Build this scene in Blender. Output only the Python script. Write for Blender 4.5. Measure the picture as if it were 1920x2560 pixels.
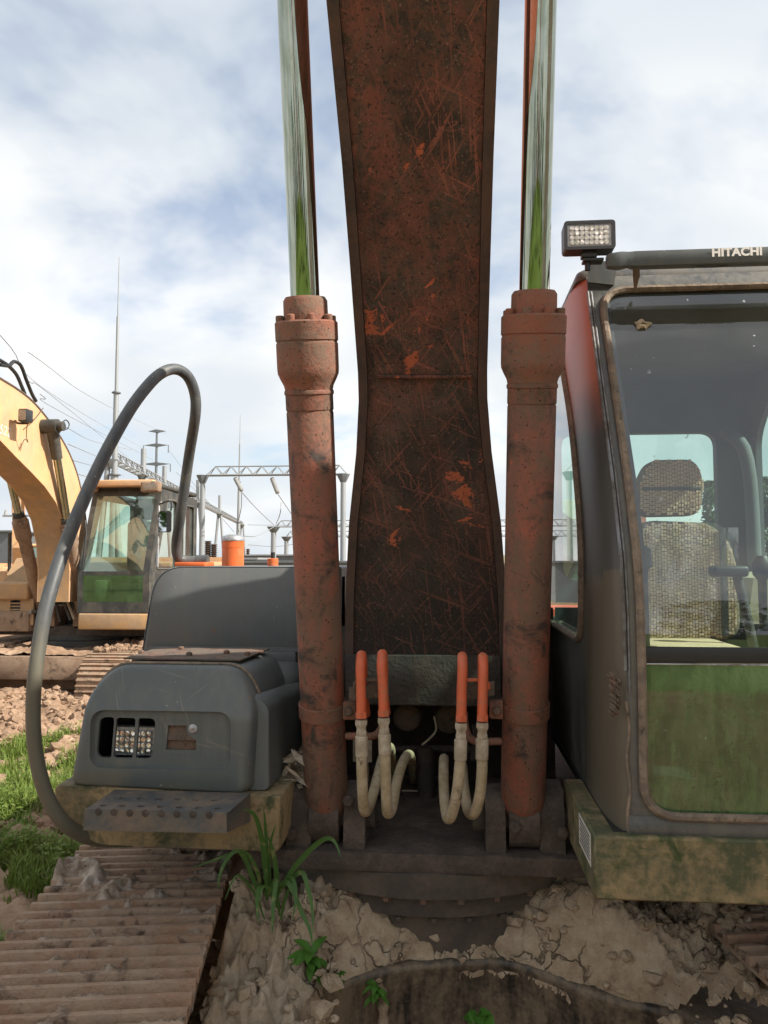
import bpy, bmesh, math, random
from mathutils import Vector, Matrix, noise as mnoise
for o in list(bpy.data.objects): bpy.data.objects.remove(o)
R = math.radians
SC = bpy.context.scene
COL = SC.collection
V = Vector

# ------------------------------------------------------------------ camera
CAM_H, YAW, PITCH, FPX = 2.05, R(4.7), R(3.57), 1923.0      # photo is 1920 x 2560
cam = bpy.data.cameras.new('camera'); cam_o = bpy.data.objects.new('camera', cam); COL.objects.link(cam_o)
cam.sensor_fit = 'HORIZONTAL'; cam.sensor_width = 36; cam.lens = 36 * FPX / 1920
cam.clip_start = 0.05; cam.clip_end = 3000
cam_o.location = (0, 0, CAM_H); cam_o.rotation_euler = (R(90) + PITCH, 0, YAW)
SC.camera = cam_o
SC.render.resolution_x, SC.render.resolution_y = 768, 1024

# ------------------------------------------------------------------ sky and sun
SUN = V((0.735, -0.185, 0.666)).normalized()
w = bpy.data.worlds.new('World'); SC.world = w; w.use_nodes = True
nt = w.node_tree; nt.nodes.clear(); L = nt.links.new
def wn(t, **k):
    n = nt.nodes.new(t)
    for a, b in k.items(): setattr(n, a, b)
    return n
out = wn('ShaderNodeOutputWorld'); bg = wn('ShaderNodeBackground'); bg.inputs['Strength'].default_value = 0.1
sky = wn('ShaderNodeTexSky', sky_type='NISHITA', sun_disc=False)
sky.sun_elevation = math.asin(SUN.z); sky.sun_rotation = math.atan2(SUN.x, SUN.y)
sky.air_density = 1.0; sky.dust_density = 1.2; sky.ozone_density = 1.2
tc = wn('ShaderNodeTexCoord'); sp = wn('ShaderNodeSeparateXYZ'); L(tc.outputs['Generated'], sp.inputs[0])
def wm(op, a, b=None):
    n = wn('ShaderNodeMath', operation=op)
    for i, v in enumerate((a, b)):
        if v is None: continue
        if isinstance(v, (int, float)): n.inputs[i].default_value = v
        else: L(v, n.inputs[i])
    return n.outputs[0]
zz = wm('ADD', wm('MAXIMUM', sp.outputs[2], 0.0), 0.33)
cb = wn('ShaderNodeCombineXYZ'); L(wm('DIVIDE', sp.outputs[0], zz), cb.inputs[0]); L(wm('DIVIDE', sp.outputs[1], zz), cb.inputs[1])
cb.inputs[2].default_value = 3.7
def wnoise(sc, det, rough, dist, vec):
    n = wn('ShaderNodeTexNoise'); n.inputs['Scale'].default_value = sc; n.inputs['Detail'].default_value = det
    n.inputs['Roughness'].default_value = rough; n.inputs['Distortion'].default_value = dist; L(vec, n.inputs['Vector']); return n.outputs[0]
def wramp(f, stops):
    n = wn('ShaderNodeValToRGB'); L(f, n.inputs[0]); e = n.color_ramp.elements
    while len(e) < len(stops): e.new(0.5)
    for i, (p, c) in enumerate(stops): e[i].position = p; e[i].color = (c[0], c[1], c[2], 1) if isinstance(c, tuple) else (c, c, c, 1)
    return n.outputs[0]
cmask = wramp(wnoise(2.1, 5, 0.56, 0.25, cb.outputs[0]), [(0.31, 0.34), (0.42, 0.80), (0.51, 1.0)])
ccol = wramp(wnoise(1.7, 2, 0.5, 0.0, cb.outputs[0]), [(0.30, (0.425, 0.465, 0.505)), (0.48, (0.485, 0.512, 0.535)), (0.62, (0.63, 0.632, 0.626))])
cs = wn('ShaderNodeVectorMath', operation='SCALE'); L(ccol, cs.inputs[0]); cs.inputs['Scale'].default_value = 9.5
mx = wn('ShaderNodeMix', data_type='RGBA'); L(cmask, mx.inputs[0]); L(sky.outputs[0], mx.inputs[6]); L(cs.outputs[0], mx.inputs[7])
L(mx.outputs[2], bg.inputs[0]); L(bg.outputs[0], out.inputs[0])
w.cycles.sampling_method = 'NONE'
sl = bpy.data.lights.new('sun', 'SUN'); sl.energy = 4.7; sl.angle = R(0.55); sl.color = (1.0, 0.93, 0.82)
so = bpy.data.objects.new('sun', sl); COL.objects.link(so); so.rotation_euler = SUN.to_track_quat('Z', 'Y').to_euler(); so.location = SUN * 60
vs = SC.view_settings; vs.view_transform = 'Standard'; vs.look = 'None'; vs.gamma = 1; vs.use_curve_mapping = False; vs.exposure = 0.88
SC.render.engine = 'CYCLES'
SC.cycles.use_adaptive_sampling = True; SC.cycles.adaptive_threshold = 0.02; SC.cycles.caustics_reflective = False; SC.cycles.caustics_refractive = False; SC.cycles.max_bounces = 5; SC.cycles.diffuse_bounces = 3; SC.cycles.glossy_bounces = 3; SC.cycles.transparent_max_bounces = 12

# ------------------------------------------------------------------ photo measurement -> place
_fh = V((-math.sin(YAW), math.cos(YAW), 0)); _rt = V((math.cos(YAW), math.sin(YAW), 0))
_fw = _fh * math.cos(PITCH) + V((0, 0, 1)) * math.sin(PITCH); _up = -_fh * math.sin(PITCH) + V((0, 0, 1)) * math.cos(PITCH)
CAM = V((0, 0, CAM_H))
def ray(px, py): return _rt * (px - 960) + _up * (1280 - py) + _fw * FPX
def at(px, py, Y):                       # point on the upright plane y = Y
    d = ray(px, py); return CAM + d * (Y / d.y)
def atx(px, py, X):
    d = ray(px, py); return CAM + d * (X / d.x)
def atz(px, py, Z):
    d = ray(px, py); return CAM + d * ((Z - CAM_H) / d.z)
def proj(p):
    q = V(p) - CAM; d = q.dot(_fw); return 960 + FPX * q.dot(_rt) / d, 1280 - FPX * q.dot(_up) / d

# ------------------------------------------------------------------ mesh helpers
def spline(pts, n=6, closed=False):
    pts = [V(p) for p in pts]; o = []; m = len(pts)
    rng = range(m if closed else m - 1)
    for i in rng:
        p0 = pts[(i - 1) % m] if closed or i > 0 else pts[i] * 2 - pts[i + 1]
        p1 = pts[i]; p2 = pts[(i + 1) % m]
        p3 = pts[(i + 2) % m] if closed or i + 2 < m else p2 * 2 - p1
        for k in range(n):
            t = k / n
            o.append(0.5 * ((2 * p1) + (p2 - p0) * t + (2 * p0 - 5 * p1 + 4 * p2 - p3) * t * t + (3 * p1 - p0 - 3 * p2 + p3) * t ** 3))
    if not closed: o.append(pts[-1].copy())
    return o
def round_poly(pts, rad, n=5):
    o = []; m = len(pts)
    for i in range(m):
        p = V(pts[i]).to_2d() if len(pts[i]) > 2 else V(pts[i]); a = V(pts[i - 1]); b = V(pts[(i + 1) % m])
        r = rad[i] if isinstance(rad, (list, tuple)) else rad
        if r <= 0: o.append(p); continue
        da = (a - p); db = (b - p); r1 = min(r, da.length * .48, db.length * .48)
        pa = p + da.normalized() * r1; pb = p + db.normalized() * r1
        for k in range(n + 1):
            t = k / n; o.append(pa * (1 - t) ** 2 + p * 2 * t * (1 - t) + pb * t * t)
    return o
def rrect(x0, x1, z0, z1, r, n=4): return round_poly([(x0, z0), (x1, z0), (x1, z1), (x0, z1)], r, n)
WM = {}
class MB:
    def __init__(s): s.bm = bmesh.new()
    def vs(s, pts): return [s.bm.verts.new(p) for p in pts]
    def face(s, pts):
        return s.bm.faces.new(s.vs(pts))
    def box(s, a, b, bev=0.0, rot=None, seg=2):
        a, b = V(a), V(b); c = (a + b) / 2; d = b - a
        M = Matrix.Translation(c) @ (rot.to_4x4() if rot else Matrix()) @ Matrix.Diagonal((abs(d.x), abs(d.y), abs(d.z), 1))
        r = bmesh.ops.create_cube(s.bm, size=1, matrix=M)
        if bev > 0:
            es = list({e for v in r['verts'] for e in v.link_edges})
            bmesh.ops.bevel(s.bm, geom=es, offset=bev, segments=seg, affect='EDGES', profile=0.5)
        return s
    def frame_of(s, d):
        d = d.normalized(); u = d.cross(V((0, 0, 1)))
        if u.length < 1e-3: u = d.cross(V((0, 1, 0)))
        u.normalize(); return u, d.cross(u).normalized()
    def lathe(s, p0, p1, prof, seg=24, caps=True):          # prof = [(distance along, radius)]
        p0, p1 = V(p0), V(p1); d = (p1 - p0).normalized(); u, v = s.frame_of(d); loops = []
        for h, r in prof:
            loops.append(s.vs([p0 + d * h + (u * math.cos(2 * math.pi * k / seg) + v * math.sin(2 * math.pi * k / seg)) * r for k in range(seg)]))
        for A, B in zip(loops, loops[1:]):
            for k in range(seg): s.bm.faces.new((A[k], A[(k + 1) % seg], B[(k + 1) % seg], B[k]))
        if caps: s.bm.faces.new(loops[0]); s.bm.faces.new(loops[-1])
        return s
    def cyl(s, p0, p1, r0, r1=None, seg=16, caps=True):
        p0, p1 = V(p0), V(p1); return s.lathe(p0, p1, [(0, r0), ((p1 - p0).length, r0 if r1 is None else r1)], seg, caps)
    def tube(s, path, r, seg=10, closed=False, caps=True, flat=1.0):
        path = [V(p) for p in path]; m = len(path); rs = r if isinstance(r, (list, tuple)) else [r] * m
        t0 = (path[1] - path[0]).normalized(); u, v = s.frame_of(t0); loops = []
        for i, p in enumerate(path):
            a = path[i - 1] if (i > 0 or closed) else p; b = path[(i + 1) % m] if (i < m - 1 or closed) else p
            t = (b - a).normalized(); u = (u - t * u.dot(t)).normalized(); v = t.cross(u)
            loops.append(s.vs([p + (u * math.cos(2 * math.pi * k / seg) + v * math.sin(2 * math.pi * k / seg) * flat) * rs[i] for k in range(seg)]))
        prs = list(zip(loops, loops[1:])) + ([(loops[-1], loops[0])] if closed else [])
        for A, B in prs:
            for k in range(seg): s.bm.faces.new((A[k], A[(k + 1) % seg], B[(k + 1) % seg], B[k]))
        if caps and not closed: s.bm.faces.new(loops[0]); s.bm.faces.new(loops[-1])
        return s
    def loft(s, loops, closed=True, cap0=False, cap1=False):
        ls = [s.vs(l) for l in loops]; n = len(ls[0])
        for A, B in zip(ls, ls[1:]):
            for k in range(n if closed else n - 1): s.bm.faces.new((A[k], A[(k + 1) % n], B[(k + 1) % n], B[k]))
        if cap0: s.fillv([ls[0]])
        if cap1: s.fillv([ls[-1]])
        return s
    def fillv(s, vloops):
        es = []
        for l in vloops:
            for i in range(len(l)):
                a, b = l[i], l[(i + 1) % len(l)]; e = s.bm.edges.get((a, b)); es.append(e if e else s.bm.edges.new((a, b)))
        bmesh.ops.triangle_fill(s.bm, use_beauty=True, use_dissolve=False, edges=es)
    def fill(s, loops): s.fillv([s.vs(l) for l in loops]); return s
    def plate(s, loops, d):                                  # outline + holes, extruded along vector d
        d = V(d); s.fill(loops); s.fill([[V(p) + d for p in l] for l in loops])
        for l in loops: s.loft([l, [V(p) + d for p in l]])
        return s
    def build(s, name, mat, parent=None, sharp=38, weld=True, recalc=True, smooth=True):
        bm = s.bm
        if weld: bmesh.ops.remove_doubles(bm, verts=bm.verts, dist=2e-5)
        if recalc: bmesh.ops.recalc_face_normals(bm, faces=bm.faces)
        lo = V((1e9,) * 3); hi = -lo
        for v in bm.verts:
            for i in range(3): lo[i] = min(lo[i], v.co[i]); hi[i] = max(hi[i], v.co[i])
        c = (lo + hi) / 2
        for v in bm.verts: v.co -= c
        if smooth:
            ca = R(sharp)
            for f in bm.faces: f.smooth = True
            for e in bm.edges:
                if len(e.link_faces) == 2 and e.calc_face_angle(0) > ca: e.smooth = False
        me = bpy.data.meshes.new(name); bm.to_mesh(me); bm.free()
        return put(name, me, mat, parent, Matrix.Translation(c))
def put(name, me, mat, parent=None, M=Matrix()):
    o = bpy.data.objects.new(name, me); COL.objects.link(o)
    if mat is not None and me is not None and len(me.materials) == 0: me.materials.append(mat)
    o.matrix_basis = M; WM[o.name] = M.copy()
    if parent: o.parent = parent; o.matrix_parent_inverse = WM[parent.name].inverted()
    return o
def empty(name, loc, parent=None):
    o = put(name, None, None, parent, Matrix.Translation(V(loc))); o.empty_display_size = 0.2; return o
def tag(o, label=None, cat=None, group=None, kind=None):
    for k, v in (('label', label), ('category', cat), ('group', group), ('kind', kind)):
        if v: o[k] = v
    return o
def pydata(name, vs_, fs_, mat, parent=None, smooth=False, c=None):
    c = V(c) if c else V((0, 0, 0)); me = bpy.data.meshes.new(name)
    me.from_pydata([tuple(V(v) - c) for v in vs_], [], fs_)
    if smooth: me.polygons.foreach_set('use_smooth', [True] * len(me.polygons))
    return put(name, me, mat, parent, Matrix.Translation(c))

# ------------------------------------------------------------------ material helpers
class NT:
    def __init__(s, name):
        s.m = bpy.data.materials.new(name); s.m.use_nodes = True; s.t = s.m.node_tree; s.t.nodes.clear()
        s.o = s.t.nodes.new('ShaderNodeOutputMaterial'); tcn = s.t.nodes.new('ShaderNodeTexCoord')
        oi = s.t.nodes.new('ShaderNodeObjectInfo'); s.rnd = oi.outputs['Random']
        a = s.t.nodes.new('ShaderNodeVectorMath'); a.operation = 'MULTIPLY_ADD'; s.t.links.new(oi.outputs['Random'], a.inputs[0])
        a.inputs[1].default_value = (17.3, 9.1, 5.7); s.t.links.new(tcn.outputs['Object'], a.inputs[2]); s.co = a.outputs[0]; s.obj = tcn.outputs['Object']
    def set(s, inp, v):
        if isinstance(v, bpy.types.NodeSocket): s.t.links.new(v, inp)
        elif isinstance(v, (tuple, list)) and len(v) == 3 and inp.type == 'RGBA': inp.default_value = (*v, 1)
        elif isinstance(v, (int, float)) and inp.type == 'RGBA': inp.default_value = (v, v, v, 1)
        else: inp.default_value = v
    def n(s, typ, ins=None, **k):
        nd = s.t.nodes.new(typ)
        for a, b in k.items(): setattr(nd, a, b)
        for a, b in (ins or {}).items(): s.set(nd.inputs[a], b)
        return nd
    def mapv(s, scale=(1, 1, 1), rot=(0, 0, 0), loc=(0, 0, 0), vec=None):
        return s.n('ShaderNodeMapping', {'Vector': vec or s.co, 'Scale': scale, 'Rotation': rot, 'Location': loc}).outputs[0]
    def noise(s, sc, det=4, rough=.55, dist=0, vec=None):
        return s.n('ShaderNodeTexNoise', {'Vector': vec or s.co, 'Scale': sc, 'Detail': det, 'Roughness': rough, 'Distortion': dist}).outputs[0]
    def vor(s, sc, feat='F1', vec=None, out=0):
        return s.n('ShaderNodeTexVoronoi', {'Vector': vec or s.co, 'Scale': sc}, feature=feat).outputs[out]
    def ramp(s, f, stops, mode='LINEAR'):
        nd = s.n('ShaderNodeValToRGB', {0: f}); e = nd.color_ramp.elements; nd.color_ramp.interpolation = mode
        while len(e) < len(stops): e.new(.5)
        for i, (p, c) in enumerate(stops): e[i].position = p; e[i].color = (*c, 1) if isinstance(c, (tuple, list)) else (c, c, c, 1)
        return nd.outputs[0]
    def mix(s, f, a, b, mode='MIX'):
        nd = s.n('ShaderNodeMix', data_type='RGBA', blend_type=mode); s.set(nd.inputs[0], f); s.set(nd.inputs[6], a); s.set(nd.inputs[7], b); return nd.outputs[2]
    def math(s, op, a, b=0.0, c=0.0):
        nd = s.n('ShaderNodeMath', operation=op); s.set(nd.inputs[0], a); s.set(nd.inputs[1], b)
        if op in ('MULTIPLY_ADD',): s.set(nd.inputs[2], c)
        return nd.outputs[0]
    def sep(s, vec=None): return s.n('ShaderNodeSeparateXYZ', {0: vec or s.co}).outputs
    def bump(s, h, strength=.4, dist=.01, normal=None):
        d = {'Height': h, 'Strength': strength, 'Distance': dist}
        if normal: d['Normal'] = normal
        return s.n('ShaderNodeBump', d).outputs[0]
    def pbr(s, col, rough=.6, metal=0.0, normal=None, spec=.5, coat=0.0):
        b = s.n('ShaderNodeBsdfPrincipled', {'Base Color': col, 'Roughness': rough, 'Metallic': metal, 'Specular IOR Level': spec, 'Coat Weight': coat})
        if normal: s.set(b.inputs['Normal'], normal)
        s.t.links.new(b.outputs[0], s.o.inputs[0]); return s.m
def plain(name, col, rough=.6, metal=0, var=.25, sc=9, bump=0.0):
    t = NT(name); f = t.noise(sc, 5, .6); c = t.mix(f, tuple(x * (1 - var) for x in col), tuple(min(1, x * (1 + var)) for x in col))
    return t.pbr(c, rough, metal, t.bump(t.noise(sc * 8, 4), bump, .004) if bump else None)
def worn(name, base, dirt, dirt_amt=.5, chip=None, chip_amt=.68, dark=None, dark_amt=.66, sc=6, rough=.5, bump=.25, streak=0, metal=0, speck=0, fine=60):
    t = NT(name); big = t.noise(sc, 6, .62, .3); fn = t.noise(fine, 5, .6)
    m = t.math('MULTIPLY_ADD', fn, .35, t.math('MULTIPLY', big, .75))
    if streak:
        st = t.noise(1, 5, .6, vec=t.mapv((28, 28, 2.2))); m = t.math('MULTIPLY_ADD', st, streak, t.math('MULTIPLY', m, 1 - streak * .8))
    dm = t.ramp(m, [(dirt_amt - .09, 0), (dirt_amt + .09, 1)])
    c = t.mix(t.noise(sc * 2.3, 4), tuple(x * .82 for x in base), tuple(min(1, x * 1.18) for x in base))
    c = t.mix(dm, c, t.mix(t.noise(sc * 3, 5), tuple(x * .75 for x in dirt), tuple(min(1, x * 1.3) for x in dirt)))
    h = t.math('MULTIPLY_ADD', dm, .5, t.math('MULTIPLY', fn, .7)); rg = t.mix(dm, rough, min(1, rough + .35))
    if dark: c = t.mix(t.ramp(t.noise(sc * 1.7, 7, .68, .6, vec=t.mapv(loc=(3, 1, 7))), [(dark_amt - .05, 0), (dark_amt + .07, 1)]), c, dark)
    if speck: c = t.mix(t.ramp(t.noise(fine * 1.6, 2, .5, vec=t.mapv(loc=(1, 8, 2))), [(.68 - speck, 0), (.74 - speck, 1)]), c, tuple(x * .18 for x in base))
    if chip:
        k = t.ramp(t.noise(sc * 3.1, 8, .66, .5, vec=t.mapv(loc=(9, 4, 2))), [(chip_amt, 0), (chip_amt + .012, 1)]); c = t.mix(k, c, chip); h = t.math('SUBTRACT', h, t.math('MULTIPLY', k, .5))
    return t.pbr(c, rg, metal, t.bump(h, bump, .006))

# ------------------------------------------------------------------ materials
def make_boom_mat():
    t = NT('boom_grime'); x, y, z = t.sep(t.obj)
    big = t.noise(2.3, 5, .6, .5); fn = t.noise(46, 4, .65); mid = t.noise(13, 5, .62, .3)
    upper = t.ramp(t.math('MULTIPLY_ADD', z, .22, t.math('MULTIPLY_ADD', big, .9, -.02)), [(-.02, .15), (.42, 1)])      # paint is rubbed bare higher up, greasy lower down
    c = t.mix(t.ramp(mid, [(.35, 0), (.7, 1)]), (.040, .032, .027), (.105, .075, .060))
    red = t.ramp(t.math('MULTIPLY_ADD', fn, .40, t.math('MULTIPLY', t.noise(5.5, 7, .72, .8, vec=t.mapv((1, .5, .5), loc=(4, 2, 9))), .75)), [(.50, 0), (.64, .95)])
    c = t.mix(t.math('MULTIPLY', red, t.math('MULTIPLY_ADD', upper, .75, .25)), c, (.205, .075, .056))
    grey = t.ramp(t.noise(4.5, 5, .6, .5, vec=t.mapv(loc=(8, 3, 1))), [(.48, 0), (.70, .6)]); c = t.mix(grey, c, (.088, .078, .064))
    grease = t.ramp(t.noise(1, 4, .6, .3, vec=t.mapv((5, 5, 1.3), loc=(2, 6, 3))), [(.52, 0), (.66, .7)]); c = t.mix(grease, c, (.026, .023, .021))
    foot = t.ramp(t.math('MULTIPLY_ADD', t.noise(3.0, 5, .65, .6, vec=t.mapv(loc=(1, 9, 4))), 1.1, t.math('ADD', z, 1.55)), [(.25, .80), (.75, 0)]); c = t.mix(foot, c, (.028, .025, .022))
    sm = None
    for i, (ry, sc, th) in enumerate(((.55, 75, .625), (-.75, 85, .63), (.12, 95, .62), (1.2, 70, .64))):
        v = t.mapv((1, 1, 1), (0, ry, 0), (i * 3.3, i, 1.7 * i)); v2 = t.mapv((sc * 1.5, 3.0, 4.2), vec=v)
        l = t.ramp(t.noise(1, 2, .5, .35, vec=v2), [(th, 0), (th + .03, 1)])
        sm = l if sm is None else t.math('MAXIMUM', sm, l)
    cont = t.ramp(t.math('ABSOLUTE', t.math('SUBTRACT', t.noise(3.2, 3, .5, 1.2, vec=t.mapv(loc=(5, 5, 5))), .5)), [(.0, 1), (.004, 0)])
    sm = t.math('MULTIPLY', sm, t.math('MULTIPLY', t.ramp(t.noise(3.1, 3, .6, vec=t.mapv(loc=(1, 2, 3))), [(.36, .12), (.56, 1)]), t.math('MULTIPLY_ADD', upper, .7, .3)))
    sm = t.math('MAXIMUM', sm, t.math('MULTIPLY', cont, t.ramp(t.noise(2.2, 2, vec=t.mapv(loc=(7, 7, 2))), [(.54, 0), (.6, .9)])))
    c = t.mix(t.math('MULTIPLY', sm, .9), c, (.32, .115, .082))
    chips = t.ramp(t.noise(4.6, 7, .62, 1.1, vec=t.mapv((1, 1, .85), loc=(6, 3, 8))), [(.65, 0), (.663, 1)]); c = t.mix(chips, c, (.46, .125, .062))
    pos = t.n('ShaderNodeNewGeometry').outputs['Position']; pn = t.noise(11, 6, .68, .9, vec=t.mapv(loc=(3, 3, 9)))
    for q, rr in ((at(1148, 1192, 2.66), .022), (at(1160, 1232, 2.68), .010), (at(978, 1338, 2.73), .018), (at(1025, 898, 2.49), .016), (at(930, 800, 2.42), .010), (at(1030, 380, 2.11), .006)):
        dd = t.n('ShaderNodeVectorMath', {0: pos, 1: tuple(q)}, operation='DISTANCE').outputs['Value']
        chips = t.math('MAXIMUM', chips, t.ramp(t.math('SUBTRACT', t.math('MULTIPLY_ADD', pn, .30, rr - .150), t.math('MULTIPLY', dd, .8)), [(.0, 0), (.006, 1)]))
    c = t.mix(chips, c, (.46, .125, .062))
    dust = t.ramp(t.noise(140, 2, .5), [(.64, 0), (.72, .55)]); c = t.mix(dust, c, (.30, .21, .16)); c = t.mix(t.ramp(t.noise(110, 2, .5, vec=t.mapv(loc=(4, 4, 1))), [(.60, 0), (.66, .8)]), c, (.024, .02, .018))
    h = t.math('MULTIPLY_ADD', chips, -.6, t.math('MULTIPLY_ADD', sm, -.4, t.math('ADD', fn, mid)))
    return t.pbr(c, t.mix(chips, .68, .5), 0, t.bump(h, .4, .006), spec=.35)
def make_panel(name, base, seed):
    t = NT(name); big = t.noise(2.2, 5, .6, .4, vec=t.mapv(loc=(seed, 1, 2))); fn = t.noise(85, 4, .6)
    st = t.noise(1, 4, .6, vec=t.mapv((30, 30, 2.0), loc=(seed, 0, 0)))
    c = t.mix(big, tuple(q * .82 for q in base), tuple(q * 1.2 for q in base))
    c = t.mix(t.ramp(t.math('MULTIPLY_ADD', st, .6, t.math('MULTIPLY', big, .45)), [(.5, 0), (.72, .65)]), c, (.155, .150, .128))
    sm = None
    for i, (ry, th) in enumerate(((.35, .675), (-.9, .68), (1.35, .675))):
        v2 = t.mapv((110, 3, 3.6), vec=t.mapv((1, 1, 1), (0, ry, 0), (i * 4.1 + seed, i, i))); l = t.ramp(t.noise(1, 2, .5, .4, vec=v2), [(th, 0), (th + .03, 1)]); sm = l if sm is None else t.math('MAXIMUM', sm, l)
    c = t.mix(t.math('MULTIPLY', sm, t.ramp(t.noise(1.7, 2, vec=t.mapv(loc=(3, seed, 8))), [(.48, .05), (.62, .5)])), c, (.22, .19, .155))
    k = t.ramp(t.noise(9, 7, .66, .6, vec=t.mapv(loc=(9 + seed, 4, 2))), [(.68, 0), (.692, 1)]); c = t.mix(k, c, (.20, .105, .06))
    sp = t.ramp(t.noise(70, 1, .5, vec=t.mapv(loc=(seed, 5, 5))), [(.775, 0), (.79, .6)]); c = t.mix(sp, c, (.4, .37, .32))
    zz2 = t.sep(t.obj)[2]; spl = t.ramp(t.math('SUBTRACT', t.math('MULTIPLY', t.noise(7, 6, .68, .4, vec=t.mapv(loc=(2, seed, 4))), .55), t.math('MULTIPLY', zz2, .9)), [(.36, 0), (.52, .55)]); c = t.mix(spl, c, (.15, .135, .085))
    dent = t.noise(3.4, 2, .4, vec=t.mapv(loc=(seed, 9, 1))); h = t.math('MULTIPLY_ADD', k, -.7, t.math('MULTIPLY_ADD', fn, .35, t.math('MULTIPLY_ADD', dent, 3.0, t.math('MULTIPLY', big, 1.2))))
    return t.pbr(c, t.mix(st, .38, .62), 0, t.bump(h, .16, .006))
def make_rod_mat():
    t = NT('chrome_rod'); d = t.noise(1, 5, .6, vec=t.mapv((55, 55, .9))); refl_film = t.ramp(t.noise(3, 5, .6), [(.4, .05), (.7, .3)])
    st = t.ramp(d, [(.42, 0), (.62, 1)])
    c = t.mix(t.math('MULTIPLY_ADD', st, .22, .52), (.60, .61, .55), (.18, .20, .11))
    return t.pbr(c, t.mix(refl_film, .02, .16), 1.0)
def make_mud(name, cols, sc=6, crack=9, rough=.95, cstr=.8, bump=.9):
    t = NT(name); a = t.noise(sc, 8, .66, .4); b = t.noise(sc * 4, 6, .65)
    c = t.ramp(t.math('MULTIPLY_ADD', b, .4, t.math('MULTIPLY', a, .7)), [(.30, cols[0]), (.5, cols[1]), (.72, cols[2])])
    dv = t.n('ShaderNodeVectorMath', {0: t.co, 1: t.n('ShaderNodeVectorMath', {0: t.n('ShaderNodeTexNoise', {'Vector': t.co, 'Scale': 14.0, 'Detail': 4.0}).outputs[1], 'Scale': .14}, operation='SCALE').outputs[0]}, operation='ADD').outputs[0]
    cr = t.ramp(t.vor(crack, 'DISTANCE_TO_EDGE', vec=dv), [(0.0, 0), (.035, 1)])
    ck = t.mix(t.ramp(t.noise(3.5, 3), [(.45, 0), (.6, cstr)]), 1.0, cr)
    c = t.mix(ck, (.035, .024, .016), c)
    h = t.math('MULTIPLY_ADD', ck, .8, t.math('ADD', t.math('MULTIPLY', a, 1.2), t.math('MULTIPLY', t.noise(sc * 14, 5, .7), .45)))
    return t.pbr(c, rough, 0, t.bump(h, bump, .02), spec=.2)
def make_glass(name, tint=(.80, .92, .88), refl=1.0, dust=.12, dcol=(.45, .45, .42), refl_film=0.0, refl_col=(.1, .2, .06), sc=4, spots=True):
    t = NT(name); tr = t.n('ShaderNodeBsdfTransparent', {'Color': tint}).outputs[0]
    gl = t.n('ShaderNodeBsdfAnisotropic', {'Color': (1, 1, 1), 'Roughness': .015}).outputs[0]
    ge = t.n('ShaderNodeNewGeometry'); cosv = t.math('ABSOLUTE', t.n('ShaderNodeVectorMath', {0: ge.outputs['Normal'], 1: ge.outputs['Incoming']}, operation='DOT_PRODUCT').outputs['Value'])
    fr = t.math('MINIMUM', t.math('MULTIPLY', t.math('MULTIPLY_ADD', t.math('POWER', t.math('SUBTRACT', 1.0, cosv), 5.0), .93, .07), refl), 1.0)
    m1 = t.n('ShaderNodeMixShader', {0: fr, 1: tr, 2: gl}).outputs[0]
    n1 = t.noise(sc, 6, .65, .4); f = t.ramp(n1, [(.35, dust * .35), (.75, dust * 1.6)])
    df = t.n('ShaderNodeBsdfDiffuse', {'Color': dcol}).outputs[0]
    if spots:
        s = t.ramp(t.noise(38, 2, .5), [(.735, 0), (.75, .7)]); f = t.math('MAXIMUM', f, s)
    m2 = t.n('ShaderNodeMixShader', {0: f, 1: m1, 2: df}).outputs[0]
    if refl_film:  # green overlay holds the grass reflection as pane colour
        ff = t.ramp(t.math('MULTIPLY_ADD', t.noise(1, 6, .7, vec=t.mapv((26, 26, 5))), .5, t.math('MULTIPLY', t.noise(7, 7, .7, .5), .6)), [(.38, refl_film * .55), (.62, refl_film), (.75, min(1, refl_film * 1.1))])
        cc = t.mix(t.ramp(t.math('MULTIPLY_ADD', t.noise(1, 5, .7, .3, vec=t.mapv((30, 30, 7))), .5, t.math('MULTIPLY', t.noise(9, 6, .7, .4), .5)), [(.42, 0), (.58, 1)]), tuple(q * .6 for q in refl_col), (.10, .185, .070)); cc = t.mix(t.ramp(t.noise(34, 3, .6), [(.60, 0), (.66, .55)]), cc, tuple(q * .35 for q in refl_col))
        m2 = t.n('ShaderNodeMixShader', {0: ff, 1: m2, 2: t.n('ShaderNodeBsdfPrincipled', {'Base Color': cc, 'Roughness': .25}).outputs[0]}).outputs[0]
    t.t.links.new(m2, t.o.inputs[0]); return t.m
M = {}
M['boom'] = make_boom_mat()
M['boom_side'] = worn('boom_side_paint', (.36, .085, .05), (.22, .09, .065), .55, dark=(.05, .03, .025), dark_amt=.66, sc=4, rough=.5, bump=.2)
M['boom_edge'] = worn('boom_edge_dark', (.044, .035, .032), (.105, .066, .052), .49, chip=(.22, .07, .05), chip_amt=.66, sc=7, rough=.65, bump=.3)
M['cyl'] = worn('cylinder_paint', (.255, .072, .040), (.14, .084, .058), .545, dark=(.045, .032, .025), dark_amt=.575, chip=(.42, .10, .04), chip_amt=.70, sc=5, rough=.6, bump=.28, streak=.35, speck=.03, fine=75)
M['cyl_dust'] = worn('cylinder_head_paint', (.25, .088, .052), (.175, .112, .082), .56, dark=(.075, .055, .045), dark_amt=.64, sc=6, rough=.75, bump=.3, speck=.03, fine=80)
M['chrome'] = make_rod_mat()
M['panel'] = make_panel('charcoal_panel', (.088, .100, .102), 0)
M['rail'] = make_panel('handrail_paint', (.058, .064, .070), 3)
M['tank'] = make_panel('charcoal_tank', (.118, .126, .130), 7)
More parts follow.
